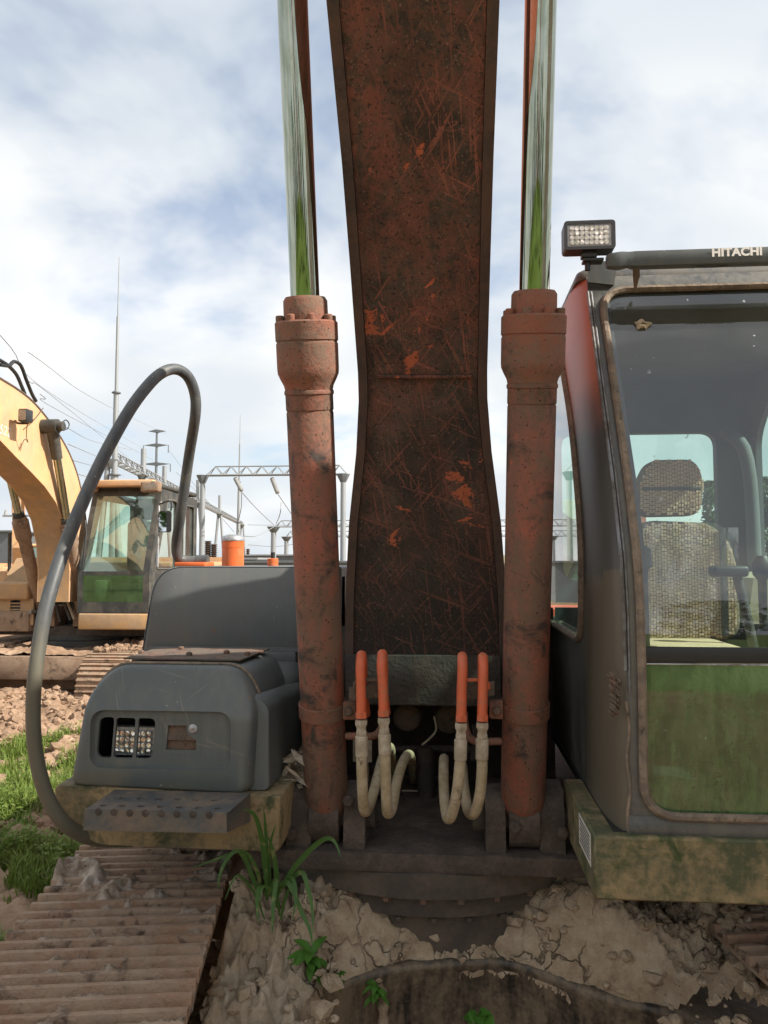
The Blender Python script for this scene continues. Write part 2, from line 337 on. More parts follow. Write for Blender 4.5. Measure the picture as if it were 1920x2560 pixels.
M['moss'] = worn('mossy_steel', (.075, .075, .045), (.25, .18, .095), .52, chip=(.20, .085, .04), chip_amt=.69, dark=(.050, .056, .026), dark_amt=.545, sc=5, rough=.7, bump=.4, streak=.2)
M['moss_green'] = worn('green_stained_panel', (.070, .078, .038), (.26, .195, .105), .56, dark=(.05, .068, .022), dark_amt=.56, chip=(.27, .16, .07), chip_amt=.72, sc=6, rough=.7, bump=.35)
M['cab'] = worn('cab_dark_paint', (.060, .063, .063), (.125, .118, .100), .56, chip=(.33, .25, .17), chip_amt=.77, sc=3, rough=.38, bump=.08, streak=.3)
M['cab_orange'] = worn('cab_orange_paint', (.43, .13, .075), (.36, .17, .11), .62, chip=(.12, .035, .02), chip_amt=.75, sc=4, rough=.38, bump=.06)
M['orange'] = worn('orange_paint', (.66, .135, .035), (.50, .17, .07), .66, sc=8, rough=.42, bump=.1, chip=(.12, .05, .03), chip_amt=.78)
M['tube'] = worn('orange_tube_paint', (.56, .115, .048), (.40, .14, .07), .62, sc=14, rough=.5, bump=.15, speck=.0)
M['fitting'] = worn('dusty_fitting', (.44, .37, .285), (.30, .24, .17), .56, sc=22, rough=.8, bump=.4)
M['hose'] = worn('dusty_hose', (.42, .34, .235), (.30, .235, .14), .55, dark=(.09, .07, .045), dark_amt=.64, chip=(.46, .40, .30), chip_amt=.69, sc=17, rough=.85, bump=.4)
M['grime'] = worn('dark_grease', (.036, .030, .026), (.072, .055, .044), .56, sc=9, rough=.8, bump=.7)
M['deck'] = worn('deck_grime', (.056, .043, .036), (.105, .079, .063), .58, sc=11, rough=.9, bump=.9)
M['ring'] = worn('bearing_steel', (.050, .040, .033), (.088, .069, .052), .55, sc=9, rough=.75, bump=.4)
M['rust'] = worn('rusty_steel', (.17, .085, .055), (.11, .085, .065), .5, dark=(.05, .04, .035), dark_amt=.6, sc=12, rough=.8, bump=.6)
M['gasket'] = worn('dusty_rubber', (.15, .118, .090), (.25, .195, .145), .56, dark=(.05, .04, .03), dark_amt=.62, sc=14, rough=.85, bump=.5)
M['rubber'] = plain('black_rubber', (.016, .017, .018), .5, 0, .3, 12)
M['strip'] = worn('bare_metal_strip', (.42, .44, .47), (.20, .17, .14), .60, sc=10, rough=.35, metal=.6, bump=.1)
M['step'] = worn('worn_step_plate', (.072, .076, .077), (.15, .115, .085), .56, chip=(.22, .12, .07), chip_amt=.66, sc=9, rough=.55, bump=.25)
M['trim'] = worn('dull_trim', (.20, .205, .21), (.11, .095, .08), .55, sc=10, rough=.4, metal=.5, bump=.1)
M['shoe'] = worn('track_shoe_rust', (.28, .162, .100), (.31, .222, .155), .50, dark=(.085, .058, .043), dark_amt=.60, sc=7, rough=.85, bump=.8)
M['mud'] = make_mud('caked_mud', ((.14, .102, .070), (.345, .262, .178), (.50, .41, .305)), 6, 8, cstr=.75)
M['mud_track'] = make_mud('track_mud', ((.15, .105, .076), (.33, .245, .178), (.56, .49, .425)), 8, 16, cstr=.3)
M['dirt'] = make_mud('red_dirt', ((.11, .070, .046), (.245, .16, .105), (.38, .265, .185)), 3, 5, cstr=.2)
M['frame'] = worn('oily_lower_frame', (.022, .021, .019), (.17, .128, .085), .565, sc=5, rough=.4, bump=.4, streak=.45)
M['glass_up'] = make_glass('windscreen_glass', (.93, .96, .94), 1.35, .045, (.40, .44, .46), sc=2.5)
M['glass_low'] = make_glass('lower_windscreen', (.35, .5, .36), 2.2, .05, (.4, .4, .33), refl_film=.80, refl_col=(.050, .135, .040))  # reflected meadow green is mixed into the lower pane's colour
M['glass_low_far'] = make_glass('lower_windscreen_far', (.55, .72, .60), 1.5, .05, (.4, .4, .33), refl_film=.20, refl_col=(.040, .075, .035), spots=False)  # weaker painted-in green reflection for the yellow machine's lower pane
M['glass_side'] = make_glass('side_glass', (.66, .90, .80), 1.1, .10, (.5, .55, .52), sc=2)
M['glass_far'] = make_glass('cab_glass', (.66, .84, .76), 1.6, .08, (.5, .55, .5), spots=False)
M['interior'] = plain('cab_interior', (.095, .112, .122), .75, 0, .3, 6)
M['beige'] = plain('beige_console', (.42, .38, .26), .6, 0, .15, 5)
M['seatmat'] = worn('woven_seat_base', (.20, .155, .11), (.13, .10, .07), .56, sc=18, rough=.9, bump=.5)
M['weave'] = worn('woven_seat_straw', (.68, .50, .345), (.52, .385, .265), .52, sc=12, rough=.75, bump=.25)
M['plastic'] = make_glass('clear_plastic_sheet', (.94, .94, .92), 1.2, .06, (.7, .7, .68), sc=9, spots=False)
M['yellow'] = worn('yellow_paint', (.66, .385, .185), (.50, .32, .20), .58, chip=(.25, .12, .05), chip_amt=.72, sc=2.2, rough=.5, bump=.06, streak=.3)
M['yellow_dirty'] = worn('dusty_yellow_paint', (.46, .27, .115), (.36, .24, .145), .5, chip=(.16, .08, .04), chip_amt=.70, sc=4, rough=.7, bump=.25)
M['brown_dust'] = worn('brown_dust_steel', (.20, .125, .080), (.30, .21, .145), .52, dark=(.07, .05, .04), dark_amt=.62, sc=4, rough=.85, bump=.4)
M['dark_metal'] = worn('black_paint', (.030, .032, .032), (.085, .078, .064), .58, sc=5, rough=.5, bump=.15)
M['lamp_body'] = plain('lamp_black', (.022, .023, .025), .45, 0, .3, 20)
M['white'] = plain('white_decal', (.62, .60, .55), .5, 0, .08, 30)
M['shade_tank_shell'] = worn('pale_shade_tank_shell', (.70, .70, .67), (.52, .48, .42), .62, sc=2, rough=.5, bump=.05)  # pale shell of the added tank that shades the foreground
M['letter'] = plain('pale_lettering', (.72, .70, .66), .5, 0, .15, 40)
M['galv'] = plain('galvanised_steel', (.31, .325, .335), .45, .3, .15, 1.2)
M['galv_dark'] = plain('weathered_steel', (.15, .165, .175), .5, .3, .2, 1)
M['porcelain'] = plain('grey_porcelain', (.36, .36, .35), .35, 0, .1, 6)
M['porcelain_brown'] = plain('brown_porcelain', (.07, .045, .035), .3, 0, .1, 6)
M['wire'] = plain('wire', (.26, .27, .28), .6)
M['grass'] = None
def make_led():
    t = NT('led_reflector'); v = t.n('ShaderNodeTexVoronoi', {'Vector': t.co, 'Scale': 60.0}).outputs[0]
    return t.pbr((.90, .83, .77), .32, 1.0, t.bump(v, .5, .01))
M['led'] = make_led()
M['led_lens'] = make_glass('lamp_lens', (.95, .93, .9), 1.0, .14, (.6, .52, .46), spots=False)
def make_leaf(name, c0, c1, tr=.35, dry=.0):
    t = NT(name); c = t.mix(t.noise(2.5, 4), c0, c1); c = t.mix(t.math('MULTIPLY', t.noise(40, 2), .5), c, tuple(x * .6 for x in c0)); c = t.mix(t.ramp(t.noise(26, 2, vec=t.mapv(loc=(3, 3, 3))), [(.60, 0), (.68, dry)]), c, (.34, .29, .13))
    d = t.n('ShaderNodeBsdfPrincipled', {'Base Color': c, 'Roughness': .5, 'Specular IOR Level': .3}).outputs[0]; q = t.n('ShaderNodeBsdfTranslucent', {'Color': c}).outputs[0]
    t.t.links.new(t.n('ShaderNodeMixShader', {0: tr, 1: d, 2: q}).outputs[0], t.o.inputs[0]); return t.m
M['blade'] = make_leaf('grass_blade', (.05, .125, .03), (.105, .195, .045), dry=.5)
M['grass'] = make_leaf('field_grass', (.11, .19, .03), (.26, .33, .07), dry=.85)
M['weed'] = make_leaf('weed_leaf', (.07, .20, .028), (.12, .27, .04))
M['tree'] = make_leaf('tree_leaf', (.035, .075, .022), (.075, .12, .035), .25)
M['bark'] = plain('bark', (.11, .08, .055), .9, 0, .3, 8)
def make_ground():
    t = NT('yard_ground'); x, y, z = t.sep(t.obj); y = t.math('ADD', y, 100.0)
    a = t.noise(.35, 6, .6, vec=t.obj); b = t.noise(3.1, 6, .65, vec=t.obj)
    dirt = t.ramp(t.math('MULTIPLY_ADD', b, .5, t.math('MULTIPLY', a, .5)), [(.35, (.17, .095, .058)), (.5, (.29, .175, .11)), (.68, (.38, .26, .175))])
    green = t.mix(t.noise(1.1, 6, .7, vec=t.obj), (.075, .125, .024), (.15, .20, .05))
    f = t.math('MULTIPLY_ADD', y, -.22, t.math('MULTIPLY_ADD', a, 1.6, -1.75))      # meadow starts a little in front of the machine
    m = t.ramp(f, [(.35, 0), (.55, 1)])
    far = t.ramp(t.math('ADD', t.math('MULTIPLY', y, .022), a), [(.95, 0), (1.25, 1)])
    c = t.mix(m, dirt, green); c = t.mix(t.math('MULTIPLY', far, .55), c, (.19, .165, .10))
    return t.pbr(c, .95, 0, t.bump(t.math('ADD', b, t.noise(20, 5, .7, vec=t.obj)), .7, .04), spec=.1)
M['ground'] = make_ground()

# ------------------------------------------------------------------ ground
g = MB(); g.face([(-700, -700, 0), (700, -700, 0), (700, 900, 0), (-700, 900, 0)])
tag(g.build('ground', M['ground'], weld=False), kind='structure')
def fbm(x, y, z=0, o=5, h=.9): return mnoise.fractal(V((x, y, z)), h, 2.1, o)
def heightfield(name, x0, x1, y0, y1, nx, ny, fn, mat, parent=None, keep=None):
    vs_, fs_ = [], []; ok = []
    for j in range(ny + 1):
        for i in range(nx + 1):
            x = x0 + (x1 - x0) * i / nx; y = y0 + (y1 - y0) * j / ny; r = fn(x, y)
            p = V(r) if isinstance(r, (tuple, Vector)) else V((x, y, r)); vs_.append(p); ok.append(keep(x, y, p.z) if keep else True)
    for j in range(ny):
        for i in range(nx):
            a = j * (nx + 1) + i; q = (a, a + 1, a + nx + 2, a + nx + 1)
            if all(ok[k] for k in q): fs_.append(q)
    return pydata(name, vs_, fs_, mat, parent, True, ((x0 + x1) / 2, (y0 + y1) / 2, vs_[0].z))
def mound_z(x, y):
    e = min(1, max(0, (x + 11) / 1.5)) * min(1, max(0, (-1.9 - x) / .8)) * min(1, max(0, (y - 3.2) / .6)) * min(1, max(0, (10.6 - y) / .8))
    h = .36 * math.exp(-((y - 8.9 - .25 * math.sin(x * 1.3)) / .85) ** 2) * (.8 + .35 * fbm(x * 1.1, y * 1.1, 4)) + .12 + .10 * fbm(x * .8, y * .8, 1)
    c = abs(fbm(x * 4, y * 4, 2, 4)) * .09 + .05 * fbm(x * 11, y * 11, 7, 3)
    return e * (h + c) - .03
tag(heightfield('dirt_mound', -11, -1.9, 3.2, 10.6, 230, 210, mound_z, M['dirt']), kind='structure')

# ================================================================== the orange and charcoal excavator
BX = -0.08                                    # centre line of boom and bearing
SWING = V((BX, 3.15, 0))
EX = empty('excavator', (BX, 3.15, 0))
tag(EX, 'muddy old excavator with rust-red raised boom filling the middle of the picture', 'excavator')

# ---- boom: section list (under-side point Y, Z; half width; depth through the boom)
def under(py, Y): return at(1060, py, Y)
prof = [(under(1665, 2.86), .300, .36), (under(1500, 2.80), .292, .41), (under(1310, 2.71), .268, .42), (under(1130, 2.62), .232, .43), (under(1000, 2.555), .216, .43), (under(930, 2.515), .214, .44),
        (under(650, 2.30), .215, .50), (under(400, 2.125), .216, .58), (under(0, 1.845), .217, .72)]
lastp = prof[-1][0]
prof += [(V((0, .95, 4.40)), .217, .88), (V((0, .10, 5.10)), .217, .95), (V((0, -1.0, 5.55)), .217, .82), (V((0, -2.2, 5.72)), .217, .6), (V((0, -3.0, 5.72)), .217, .42)]
ctr = [V((BX, p.y, p.z)) for p, _, _ in prof]
def tang(i): return (ctr[min(i + 1, len(ctr) - 1)] - ctr[max(i - 1, 0)]).normalized()
def backdir(i):
    t = tang(i); return V((0, t.z, -t.y))      # from the under-side into the boom
boom = empty('boom', ctr[0], EX)
def boom_strip(x0f, x1f, off0, off1, name, mat):
    m = MB(); loops = []
    for i, (c, (p, hw, dp)) in enumerate(zip(ctr, prof)):
        b = backdir(i); a0 = c + b * off0(dp); a1 = c + b * off1(dp)
        loops.append([a0 + V((x0f(hw), 0, 0)), a0 + V((x1f(hw), 0, 0)), a1 + V((x1f(hw), 0, 0)), a1 + V((x0f(hw), 0, 0))])
    m.loft(loops, True, True, True); return m.build(name, mat, boom, sharp=50)
TH = .032
boom_strip(lambda h: -h + TH, lambda h: h - TH, lambda d: .010, lambda d: .03, 'bottom_plate', M['boom'])
for s_ in (-1, 1):
    boom_strip(lambda h: s_ * h, lambda h: s_ * (h - TH + .0015), lambda d: .0122, lambda d: d, 'side_plate', M['boom_side'])
    boom_strip(lambda h: s_ * h, lambda h: s_ * (h - TH + .0015), lambda d: 0, lambda d: .012, 'edge_flange', M['boom_edge'])
boom_strip(lambda h: -h + TH, lambda h: h - TH, lambda d: d - .03, lambda d: d - .002, 'top_plate', M['boom'])
p0 = at(945, 941, 2.524); p1 = at(1180, 941, 2.524)
MB().tube(spline([p0 + V((0, -.002, 0)), (p0 + p1) / 2 + V((0, -.004, -.003)), p1 + V((0, -.002, 0))], 8), .006, 6).build('weld_seam', M['boom'], boom)
m = MB()                                           # foot boss across the boom's lower end
fc = V((BX, 3.02, ctr[0].z - .02)); m.cyl(fc + V((-.33, 0, 0)), fc + V((.33, 0, 0)), .15, seg=28); m.build('foot_boss', M['grime'], boom)
# dipper arm hanging from the boom tip, high above and behind the photographer
m = MB(); tip = V((BX, -3.0, 5.9)); m.loft([[tip + V((sx * .17, y, z)) for sx, y, z in ((-1, -.25, .5), (1, -.25, .5), (1, .3, .35), (-1, .3, .35))],
        [tip + V((sx * .16, y, z)) for sx, y, z in ((-1, -.55, -.3), (1, -.55, -.3), (1, .2, -.4), (-1, .2, -.4))],
        [tip + V((sx * .14, y, z)) for sx, y, z in ((-1, -1.0, -2.9), (1, -1.0, -2.9), (1, -.75, -2.9), (-1, -.75, -2.9))]], True, True, True)
m.build('dipper_arm', M['orange'], EX)

# ---- boom cylinders
def solve_axis(F, T, py):
    a, b = 0.0, 1.6
    for _ in range(50):
        s = (a + b) / 2; y = proj(F + (T - F) * s)[1]
        if y > py: a = s
        else: b = s
    return F + (T - F) * a
def cylinder(F, T, side, headpy, clamp_py):
    cyl = empty('boom_cylinder', F, EX)
    d = (T - F).normalized(); tot = (T - F).length
    def h(py): return (solve_axis(F, T, py) - F).length
    k = headpy
    hb, hn, h2, hf, hg = h(2005), h(k + 240), h(k + 195), h(k + 62), h(k)
    m = MB(); m.lathe(F, T, [(hb - .06, .048), (hb, .069), (hb + .02, .0705), (h(k + 290), .0705), (h(k + 288), .069), (h(k + 284), .069), (h(k + 282), .0712), (h(k + 246), .0712), (h(k + 243), .074), (h(k + 236), .074), (h(k + 232), .071), (hn + .01, .072)], 40)
    m.build('barrel', M['cyl'], cyl)
    m = MB(); m.lathe(F, T, [(h(k + 232), .0715), (h(k + 222), .074), (h(k + 205), .084), (h(k + 192), .0905), (h(k + 180), .0915), (h(k + 118), .0915), (h(k + 116), .0895), (h(k + 112), .0895), (h(k + 110), .0925), (h(k + 66), .0925), (hf, .088), (hf + .001, .05)], 40)
    m.build('cylinder_head', M['cyl_dust'], cyl)
    m = MB(); m.lathe(F, T, [(hf - .01, .0655), (hg - .012, .0645), (hg - .002, .058), (hg, .046)], 32); m.build('gland', M['cyl_dust'], cyl)
    u, v = m.__class__().frame_of(d)
    for i in range(8):
        a = 2 * math.pi * (i + .5) / 8; c = F + d * (hf - .004) + (u * math.cos(a) + v * math.sin(a)) * .0775
        MB().lathe(c, c + d, [(0, .0125), (.018, .0125), (.021, .010)], 10).build('bolt', M['cyl_dust'], cyl)
    m = MB(); m.lathe(F, T, [(hg - .01, .0425), (tot + .45, .0425)], 48); m.build('rod', M['chrome'], cyl)
    e = F + d * (tot + .5); m = MB(); m.cyl(e + V((-.06, 0, 0)), e + V((.06, 0, 0)), .085, seg=24); m.build('rod_eye', M['cyl_dust'], cyl)
    m = MB(); q = F + d * .0; m.cyl(q + V((-.047, 0, 0)), q + V((.047, 0, 0)), .082, seg=28); m.build('base_eye', M['deck'], cyl)
    # clamp band with bolted ears
    hc = h(clamp_py); m = MB(); m.lathe(F, T, [(hc - .024, .0722), (hc - .022, .0765), (hc + .020, .0765), (hc + .022, .0722)], 36, caps=False)
    band = m.build('clamp_band', M['cyl'], cyl)
    cc = F + d * hc; sx = -side
    m = MB(); m.box(cc + V((sx * .070, -.045, -.028)) if sx > 0 else cc + V((-.112, -.045, -.028)), cc + V((sx * .112, -.018, .030)) if sx > 0 else cc + V((-.070, -.018, .030)), .006); m.build('clamp_ear', M['cyl'], band)
    b0 = cc + V((sx * .090, -.045, 0)); MB().lathe(b0, b0 + V((0, -1, 0)), [(0, .015), (.010, .015), (.014, .012)], 6).build('bolt', M['rust'], band)
    return cyl, cc
FL, TL = at(818, 2038, 2.56), at(731, 0, 2.0)
FR, TR = at(1306, 2050, 2.56), at(1352, 0, 2.0)
cylL, ccL = cylinder(FL, TL, -1, 742, 1770)
cylR, ccR = cylinder(FR, TR, 1, 726, 1770)
m = MB(); e = FL + (TL - FL) * 1.0 + (TL - FL).normalized() * .5; e2 = FR + (TR - FR) + (TR - FR).normalized() * .5
m.cyl(e + V((-.1, 0, 0)), e2 + V((.1, 0, 0)), .045, seg=20); m.build('cylinder_pin', M['grime'], boom)

# ---- platform front: base plate, lugs, pins
deck = MB()
deck.box((BX - .55, 2.46, 1.075), (BX + .56, 3.1, 1.135), .008)
DECK = deck.build('deck_plate', M['deck'], EX)
def lug(px0, px1, py, Y, depth):
    a, b = at(px0, py, Y), at(px1, py, Y); x0, x1 = a.x, b.x; zt = a.z
    ol = round_poly([(Y, 1.136), (Y + depth, 1.136), (Y + depth - .03, zt), (Y + .02, zt)], [.0, .0, .09, .09], 7)
    MB().plate([[V((x0, y, z)) for y, z in ol]], (x1 - x0, 0, 0)).build('lug', M['deck'], DECK)
for p0_, p1_, py, Y, dp in ((716, 776, 1968, 2.49, .24), (858, 912, 1982, 2.48, .24), (1214, 1264, 1990, 2.48, .24), (1350, 1412, 1978, 2.49, .24)): lug(p0_, p1_, py, Y, dp)
for F, s in ((FL, -1), (FR, 1)):
    MB().cyl(F + V((-.16, 0, 0)), F + V((.16, 0, 0)), .036, seg=20).build('pin', M['grime'], DECK)
for px, py in ((731, 2083), (1405, 2080), (872, 2000), (1288, 2065)):
    b0 = at(px, py, 2.487); MB().lathe(b0, b0 + V((0, -1, 0)), [(0, .020), (.016, .020), (.022, .014)], 6).build('bolt', M['deck'], DECK)
# dark well behind the lines: cross plate, bosses, swivel pipes
m = MB(); a, b = at(862, 1762, 2.84), at(1253, 1640, 2.84); m.box((a.x, 2.84, a.z), (b.x, 2.93, b.z), .008); m.build('cross_plate', M['grime'], EX)
m = MB(); m.box((BX - .52, 3.28, 1.14), (BX + .52, 3.33, 1.85)); m.build('bulkhead', M['grime'], EX)
for sx in (-1, 1):
    m = MB(); m.plate([[V((BX + sx * .36, y, z)) for y, z in ((2.68, 1.14), (3.3, 1.14), (3.3, 1.98), (3.02, 1.98), (2.78, 1.62))]], (sx * .04, 0, 0)); m.build('boom_bracket', M['grime'], EX)
for px, py in ((1017, 1793), (1122, 1798)):
    c = at(px, py, 3.02); MB().lathe(c, c + V((0, -1, 0)), [(-.2, .06), (0, .055), (.012, .048), (.02, .03), (.024, .0)][:4], 24).build('hydraulic_port', M['rust'], EX)
m = MB(); m.tube([at(980, 1872, 3.0), at(1080, 1870, 3.0), at(1180, 1874, 3.0)], .012, 8); m.tube([at(1062, 1866, 3.0), at(1066, 2070, 3.0)], .033, 12); m.build('swivel_pipe', M['grime'], EX)
m = MB(); m.tube(spline([at(1085, 1790, 2.95), at(1090, 1825, 2.95), at(1072, 1848, 2.95), at(1055, 1862, 2.95)], 5), .004, 6); m.build('cable', M['fitting'], EX)
for pts in ([(930, 1980), (975, 1985), (1010, 2010)], [(905, 1870), (912, 1930), (905, 1985)], [(1190, 1810), (1192, 1850), (1186, 1900)]):
    MB().tube(spline([at(x, y, 2.96) for x, y in pts], 5), .017, 8).build('hose', M['hose'] if pts[0][0] == 905 else M['grime'], EX)
for (px0, py0, px1, py1) in ((1005, 1978, 1045, 1986), (882, 1905, 930, 1860)):
    m = MB(); m.box(at(px0, py0, 2.92), at(px1, py1, 2.925) + V((0, .004, .014)), .002); m.build('bracket', M['fitting'], EX)

# ---- four hydraulic lines in front of the boom foot
def hydraulic_line(px, pyt, pyn, hose_pts, lean=0):
    o = empty('hydraulic_line', at(px, pyn, 2.36), EX); Y = 2.36
    t0 = at(px, pyt, Y); n0 = at(px + lean, pyn, Y)
    up = [n0, n0.lerp(t0, .5), t0 + V((0, 0, -.055))]
    for k in range(1, 9):
        a = k / 8 * math.pi * .93; up.append(t0 + V((0, .030 * (1 - math.cos(a)), -.055 + .040 * math.sin(a))))
    up += [t0 + V((0, .075, -.14)), t0 + V((0, .16, -.22))]
    MB().tube(up, .0152, 16).build('steel_tube', M['tube'], o)
    dn = (n0 - t0).normalized(); D = lambda py: (at(px + lean, py, Y) - n0).length
    MB().lathe(n0 - dn * .004, n0 + dn, [(0, .0152), (0, .0185), (D(pyn + 15) , .0185), (D(pyn + 16), .016)], 6).build('nut', M['tube'], o)
    MB().lathe(n0 + dn * D(pyn + 16), n0 + dn, [(0, .0195), (.012, .0205), (.016, .0195), (.022, .016), (.030, .0150), (.036, .0175), (.046, .0175), (.050, .0150)], 6).build('coupling', M['fitting'], o)
    f0 = n0 + dn * (D(pyn + 16) + .048); MB().lathe(f0, f0 + dn, [(0, .0165), (.003, .0195), (.060, .0192), (.063, .0165)], 18).build('ferrule', M['fitting'], o)
    pts = [f0 + dn * .055] + [at(x, y, yy) for x, y, yy in hose_pts]
    MB().tube(spline(pts, 8), .0165, 14).build('hose', M['hose'], o)
    return o
hydraulic_line(901, 1628, 1783, [(904, 1900, 2.36), (907, 1985, 2.37), (912, 2028, 2.41), (925, 2010, 2.48), (942, 1950, 2.56), (958, 1890, 2.66), (974, 1868, 2.76), (980, 1900, 2.95), (985, 1960, 3.2)], 2)
hydraulic_line(954, 1625, 1778, [(963, 1900, 2.36), (966, 1990, 2.37), (969, 2032, 2.41), (980, 2018, 2.47), (992, 1955, 2.55), (1008, 1905, 2.64), (1022, 1886, 2.75), (1030, 1905, 2.95), (1035, 1960, 3.2)], 5)
hydraulic_line(1156, 1631, 1791, [(1150, 1910, 2.36), (1142, 1985, 2.37), (1128, 2040, 2.40), (1117, 2040, 2.45), (1110, 1985, 2.52), (1109, 1920, 2.60), (1110, 1896, 2.74), (1110, 1915, 2.95), (1108, 1965, 3.2)], -3)
hydraulic_line(1208, 1633, 1790, [(1205, 1925, 2.36), (1200, 1985, 2.37), (1186, 2032, 2.41), (1170, 2025, 2.47), (1160, 1965, 2.56), (1156, 1915, 2.68), (1152, 1920, 2.95), (1148, 1960, 3.2)], -2)
for s, (xa, xb, cc) in ((-1, (872, 972, ccL)), (1, (1150, 1236, ccR))):
    br = empty('tube_bracket', cc, EX)
    a = at(xa, 1728, 2.40); b = at(xb, 1728, 2.40)
    m = MB(); m.plate([[a + V((0, 0, -.03)), a + V((0, 0, .012)), b + V((0, 0, .03)), b + V((0, 0, -.012))]], (0, .012, 0)); m.build('plate', M['rust'], br)
    u0, u1 = (886, 968) if s < 0 else (1146, 1222)
    MB().tube(spline([at(u0, 1722, 2.39), at(u0 + 6, 1704, 2.385), at((u0 + u1) / 2, 1700, 2.38), at(u1 - 6, 1704, 2.385), at(u1, 1722, 2.39)], 5), .006, 8).build('u_bolt', M['tube' if s > 0 else 'rust'], br)
    for px in ((xa + xb) / 2 - 22, (xa + xb) / 2 + 20):
        c = at(px, 1737, 2.40); MB().lathe(c, c + V((0, -1, 0)), [(0, .011), (.008, .011), (.011, .008)], 6).build('bolt', M['rust'], br)
    if s < 0: q = [at(868, 1840, 2.46), at(905, 1840, 2.43), at(938, 1838, 2.43), at(958, 1810, 2.44), at(962, 1770, 2.46)]
    else: q = [at(1250, 1853, 2.46), at(1205, 1854, 2.43), at(1178, 1848, 2.43), at(1164, 1820, 2.44), at(1160, 1780, 2.46)]
    MB().tube(spline(q, 6), .0115, 10).build('return_tube', M['cyl_dust'], br)

# ---- slewing ring under the platform
RING = empty('slewing_ring', (BX, 3.15, .85), EX)
for nm, r, z0, z1, mt in (('bearing_cover', .70, .995, 1.078, 'ring'), ('upper_race', .66, .925, .992, 'ring'), ('lower_race', .63, .70, .925, 'ring')):
    MB().lathe(V((BX, 3.15, z0)), V((BX, 3.15, z1)), [(0, r - .02), (.006, r), (z1 - z0 - .008, r), (z1 - z0, r - .012)], 96).build(nm, M[mt], RING)
for k in range(36):
    a = 2 * math.pi * k / 36; 
    if math.sin(a) > .1: continue
    c = V((BX + math.cos(a) * .674, 3.15 + math.sin(a) * .674, .996)); MB().lathe(c, c - V((0, 0, 1)), [(0, .015), (.014, .015), (.017, .012)], 6).build('bolt', M['rust'], RING)
    c = V((BX + math.cos(a + .05) * .644, 3.15 + math.sin(a + .05) * .644, .925)); MB().lathe(c, c - V((0, 0, 1)), [(0, .014), (.012, .014), (.014, .012)], 6).build('bolt', M['ring'], RING)

# ---- rear of the upper structure (mostly hidden): engine hood, counterweight
m = MB(); m.box((-1.25, 3.9, 1.15), (-.44, 5.4, 1.97), .05); m.build('engine_hood', M['orange'], EX)
m = MB(); m.box((-.43, 3.95, 1.151), (.42, 5.4, 1.60), .04); m.build('engine_cover', M['grime'], EX)
m = MB(); ol = round_poly([(-1.25, 5.42), (1.35, 5.42), (1.2, 5.95), (-1.1, 5.95)], [.05, .05, .4, .4], 8); m.plate([[V((x, y, 1.05)) for x, y in ol]], (0, 0, .66)); m.build('counterweight', M['orange'], EX)
m = MB(); m.box((-1.2, 2.7, 1.09), (1.3, 5.4, 1.15)); m.build('platform_frame', M['deck'], EX)

# ---- fuel tank panel
TY = 3.20
def tx(px): return at(px, 1500, TY).x
def tz(py): return at(600, py, TY).z
TANK = empty('fuel_tank', (-.8, 3.3, 1.2), EX)
ol = round_poly([(tx(352), tz(1660)), (BX - .36, tz(1660)), (BX - .36, tz(1416)), (tx(385), tz(1416))], [.01, .01, .01, .13], 12)
def sc_ol(o, f, cx, cz): return [((x - cx) * f + cx, (z - cz) * f + cz) for x, z in o]
cx_, cz_ = (tx(352) + BX - .36) / 2, (tz(1660) + tz(1416)) / 2
m = MB(); m.loft([[V((x, TY + dy, z)) for x, z in sc_ol(ol, f, cx_, cz_)] for f, dy in ((.965, .0), (.978, .002), (.985, .006), (.988, .0061), (.99, .0), (.996, .002), (1.0, .01), (1.0, .62))], True, True, True); m.build('tank_shell', M['tank'], TANK)
zb = tz(1617); m = MB(); m.plate([[V((x, TY - .0, z)) for x, z in ((tx(378), zb), (tx(740), zb), (tx(740) + .03, zb - .016), (tx(366), zb - .016))]], (0, -.014, 0)); m.build('ledge', M['tank'], TANK)
m = MB(); m.box((tx(366), TY - .016, tz(1655)), (tx(742), TY - .0005, zb - .017), .003); m.build('lower_panel', M['tank'], TANK)
m = MB(); a = at(448, 1417, 3.28); b = at(522, 1404, 3.28); m.box((a.x, 3.22, tz(1416) + .0005), (b.x, 3.36, tz(1416) + .018), .003); m.build('handrail_foot', M['orange'], TANK)
for px, pt, wpx, nm in ((582, 1352, 55, 'filler_neck'), (682, 1397, 27, 'breather')):
    c = at(px, 1415, 3.48); r = wpx / 2 / 1923 * 3.5; hz = at(px, pt, 3.48).z - tz(1416)
    fn = MB().lathe(V((c.x, 3.48, tz(1416) - .01)), V((c.x, 3.48, 5)), [(0, r), (hz * .80, r), (hz * .805, r * 1.02), (hz + .01, r * 1.02), (hz + .012, r * .9)], 28).build(nm, M['orange'], TANK)
    if wpx > 40: MB().lathe(V((c.x, 3.48, tz(1416) + hz)), V((c.x, 3.48, 5)), [(0, r * 1.07), (.010, r * 1.07), (.020, r * .95), (.028, r * .6)], 28).build('cap', M['strip'], fn)
    else: MB().lathe(V((c.x, 3.48, tz(1416) + hz)), V((c.x, 3.48, 5)), [(0, r * .4), (.03, r * .4)], 16).build('cap', M['rubber'], fn)

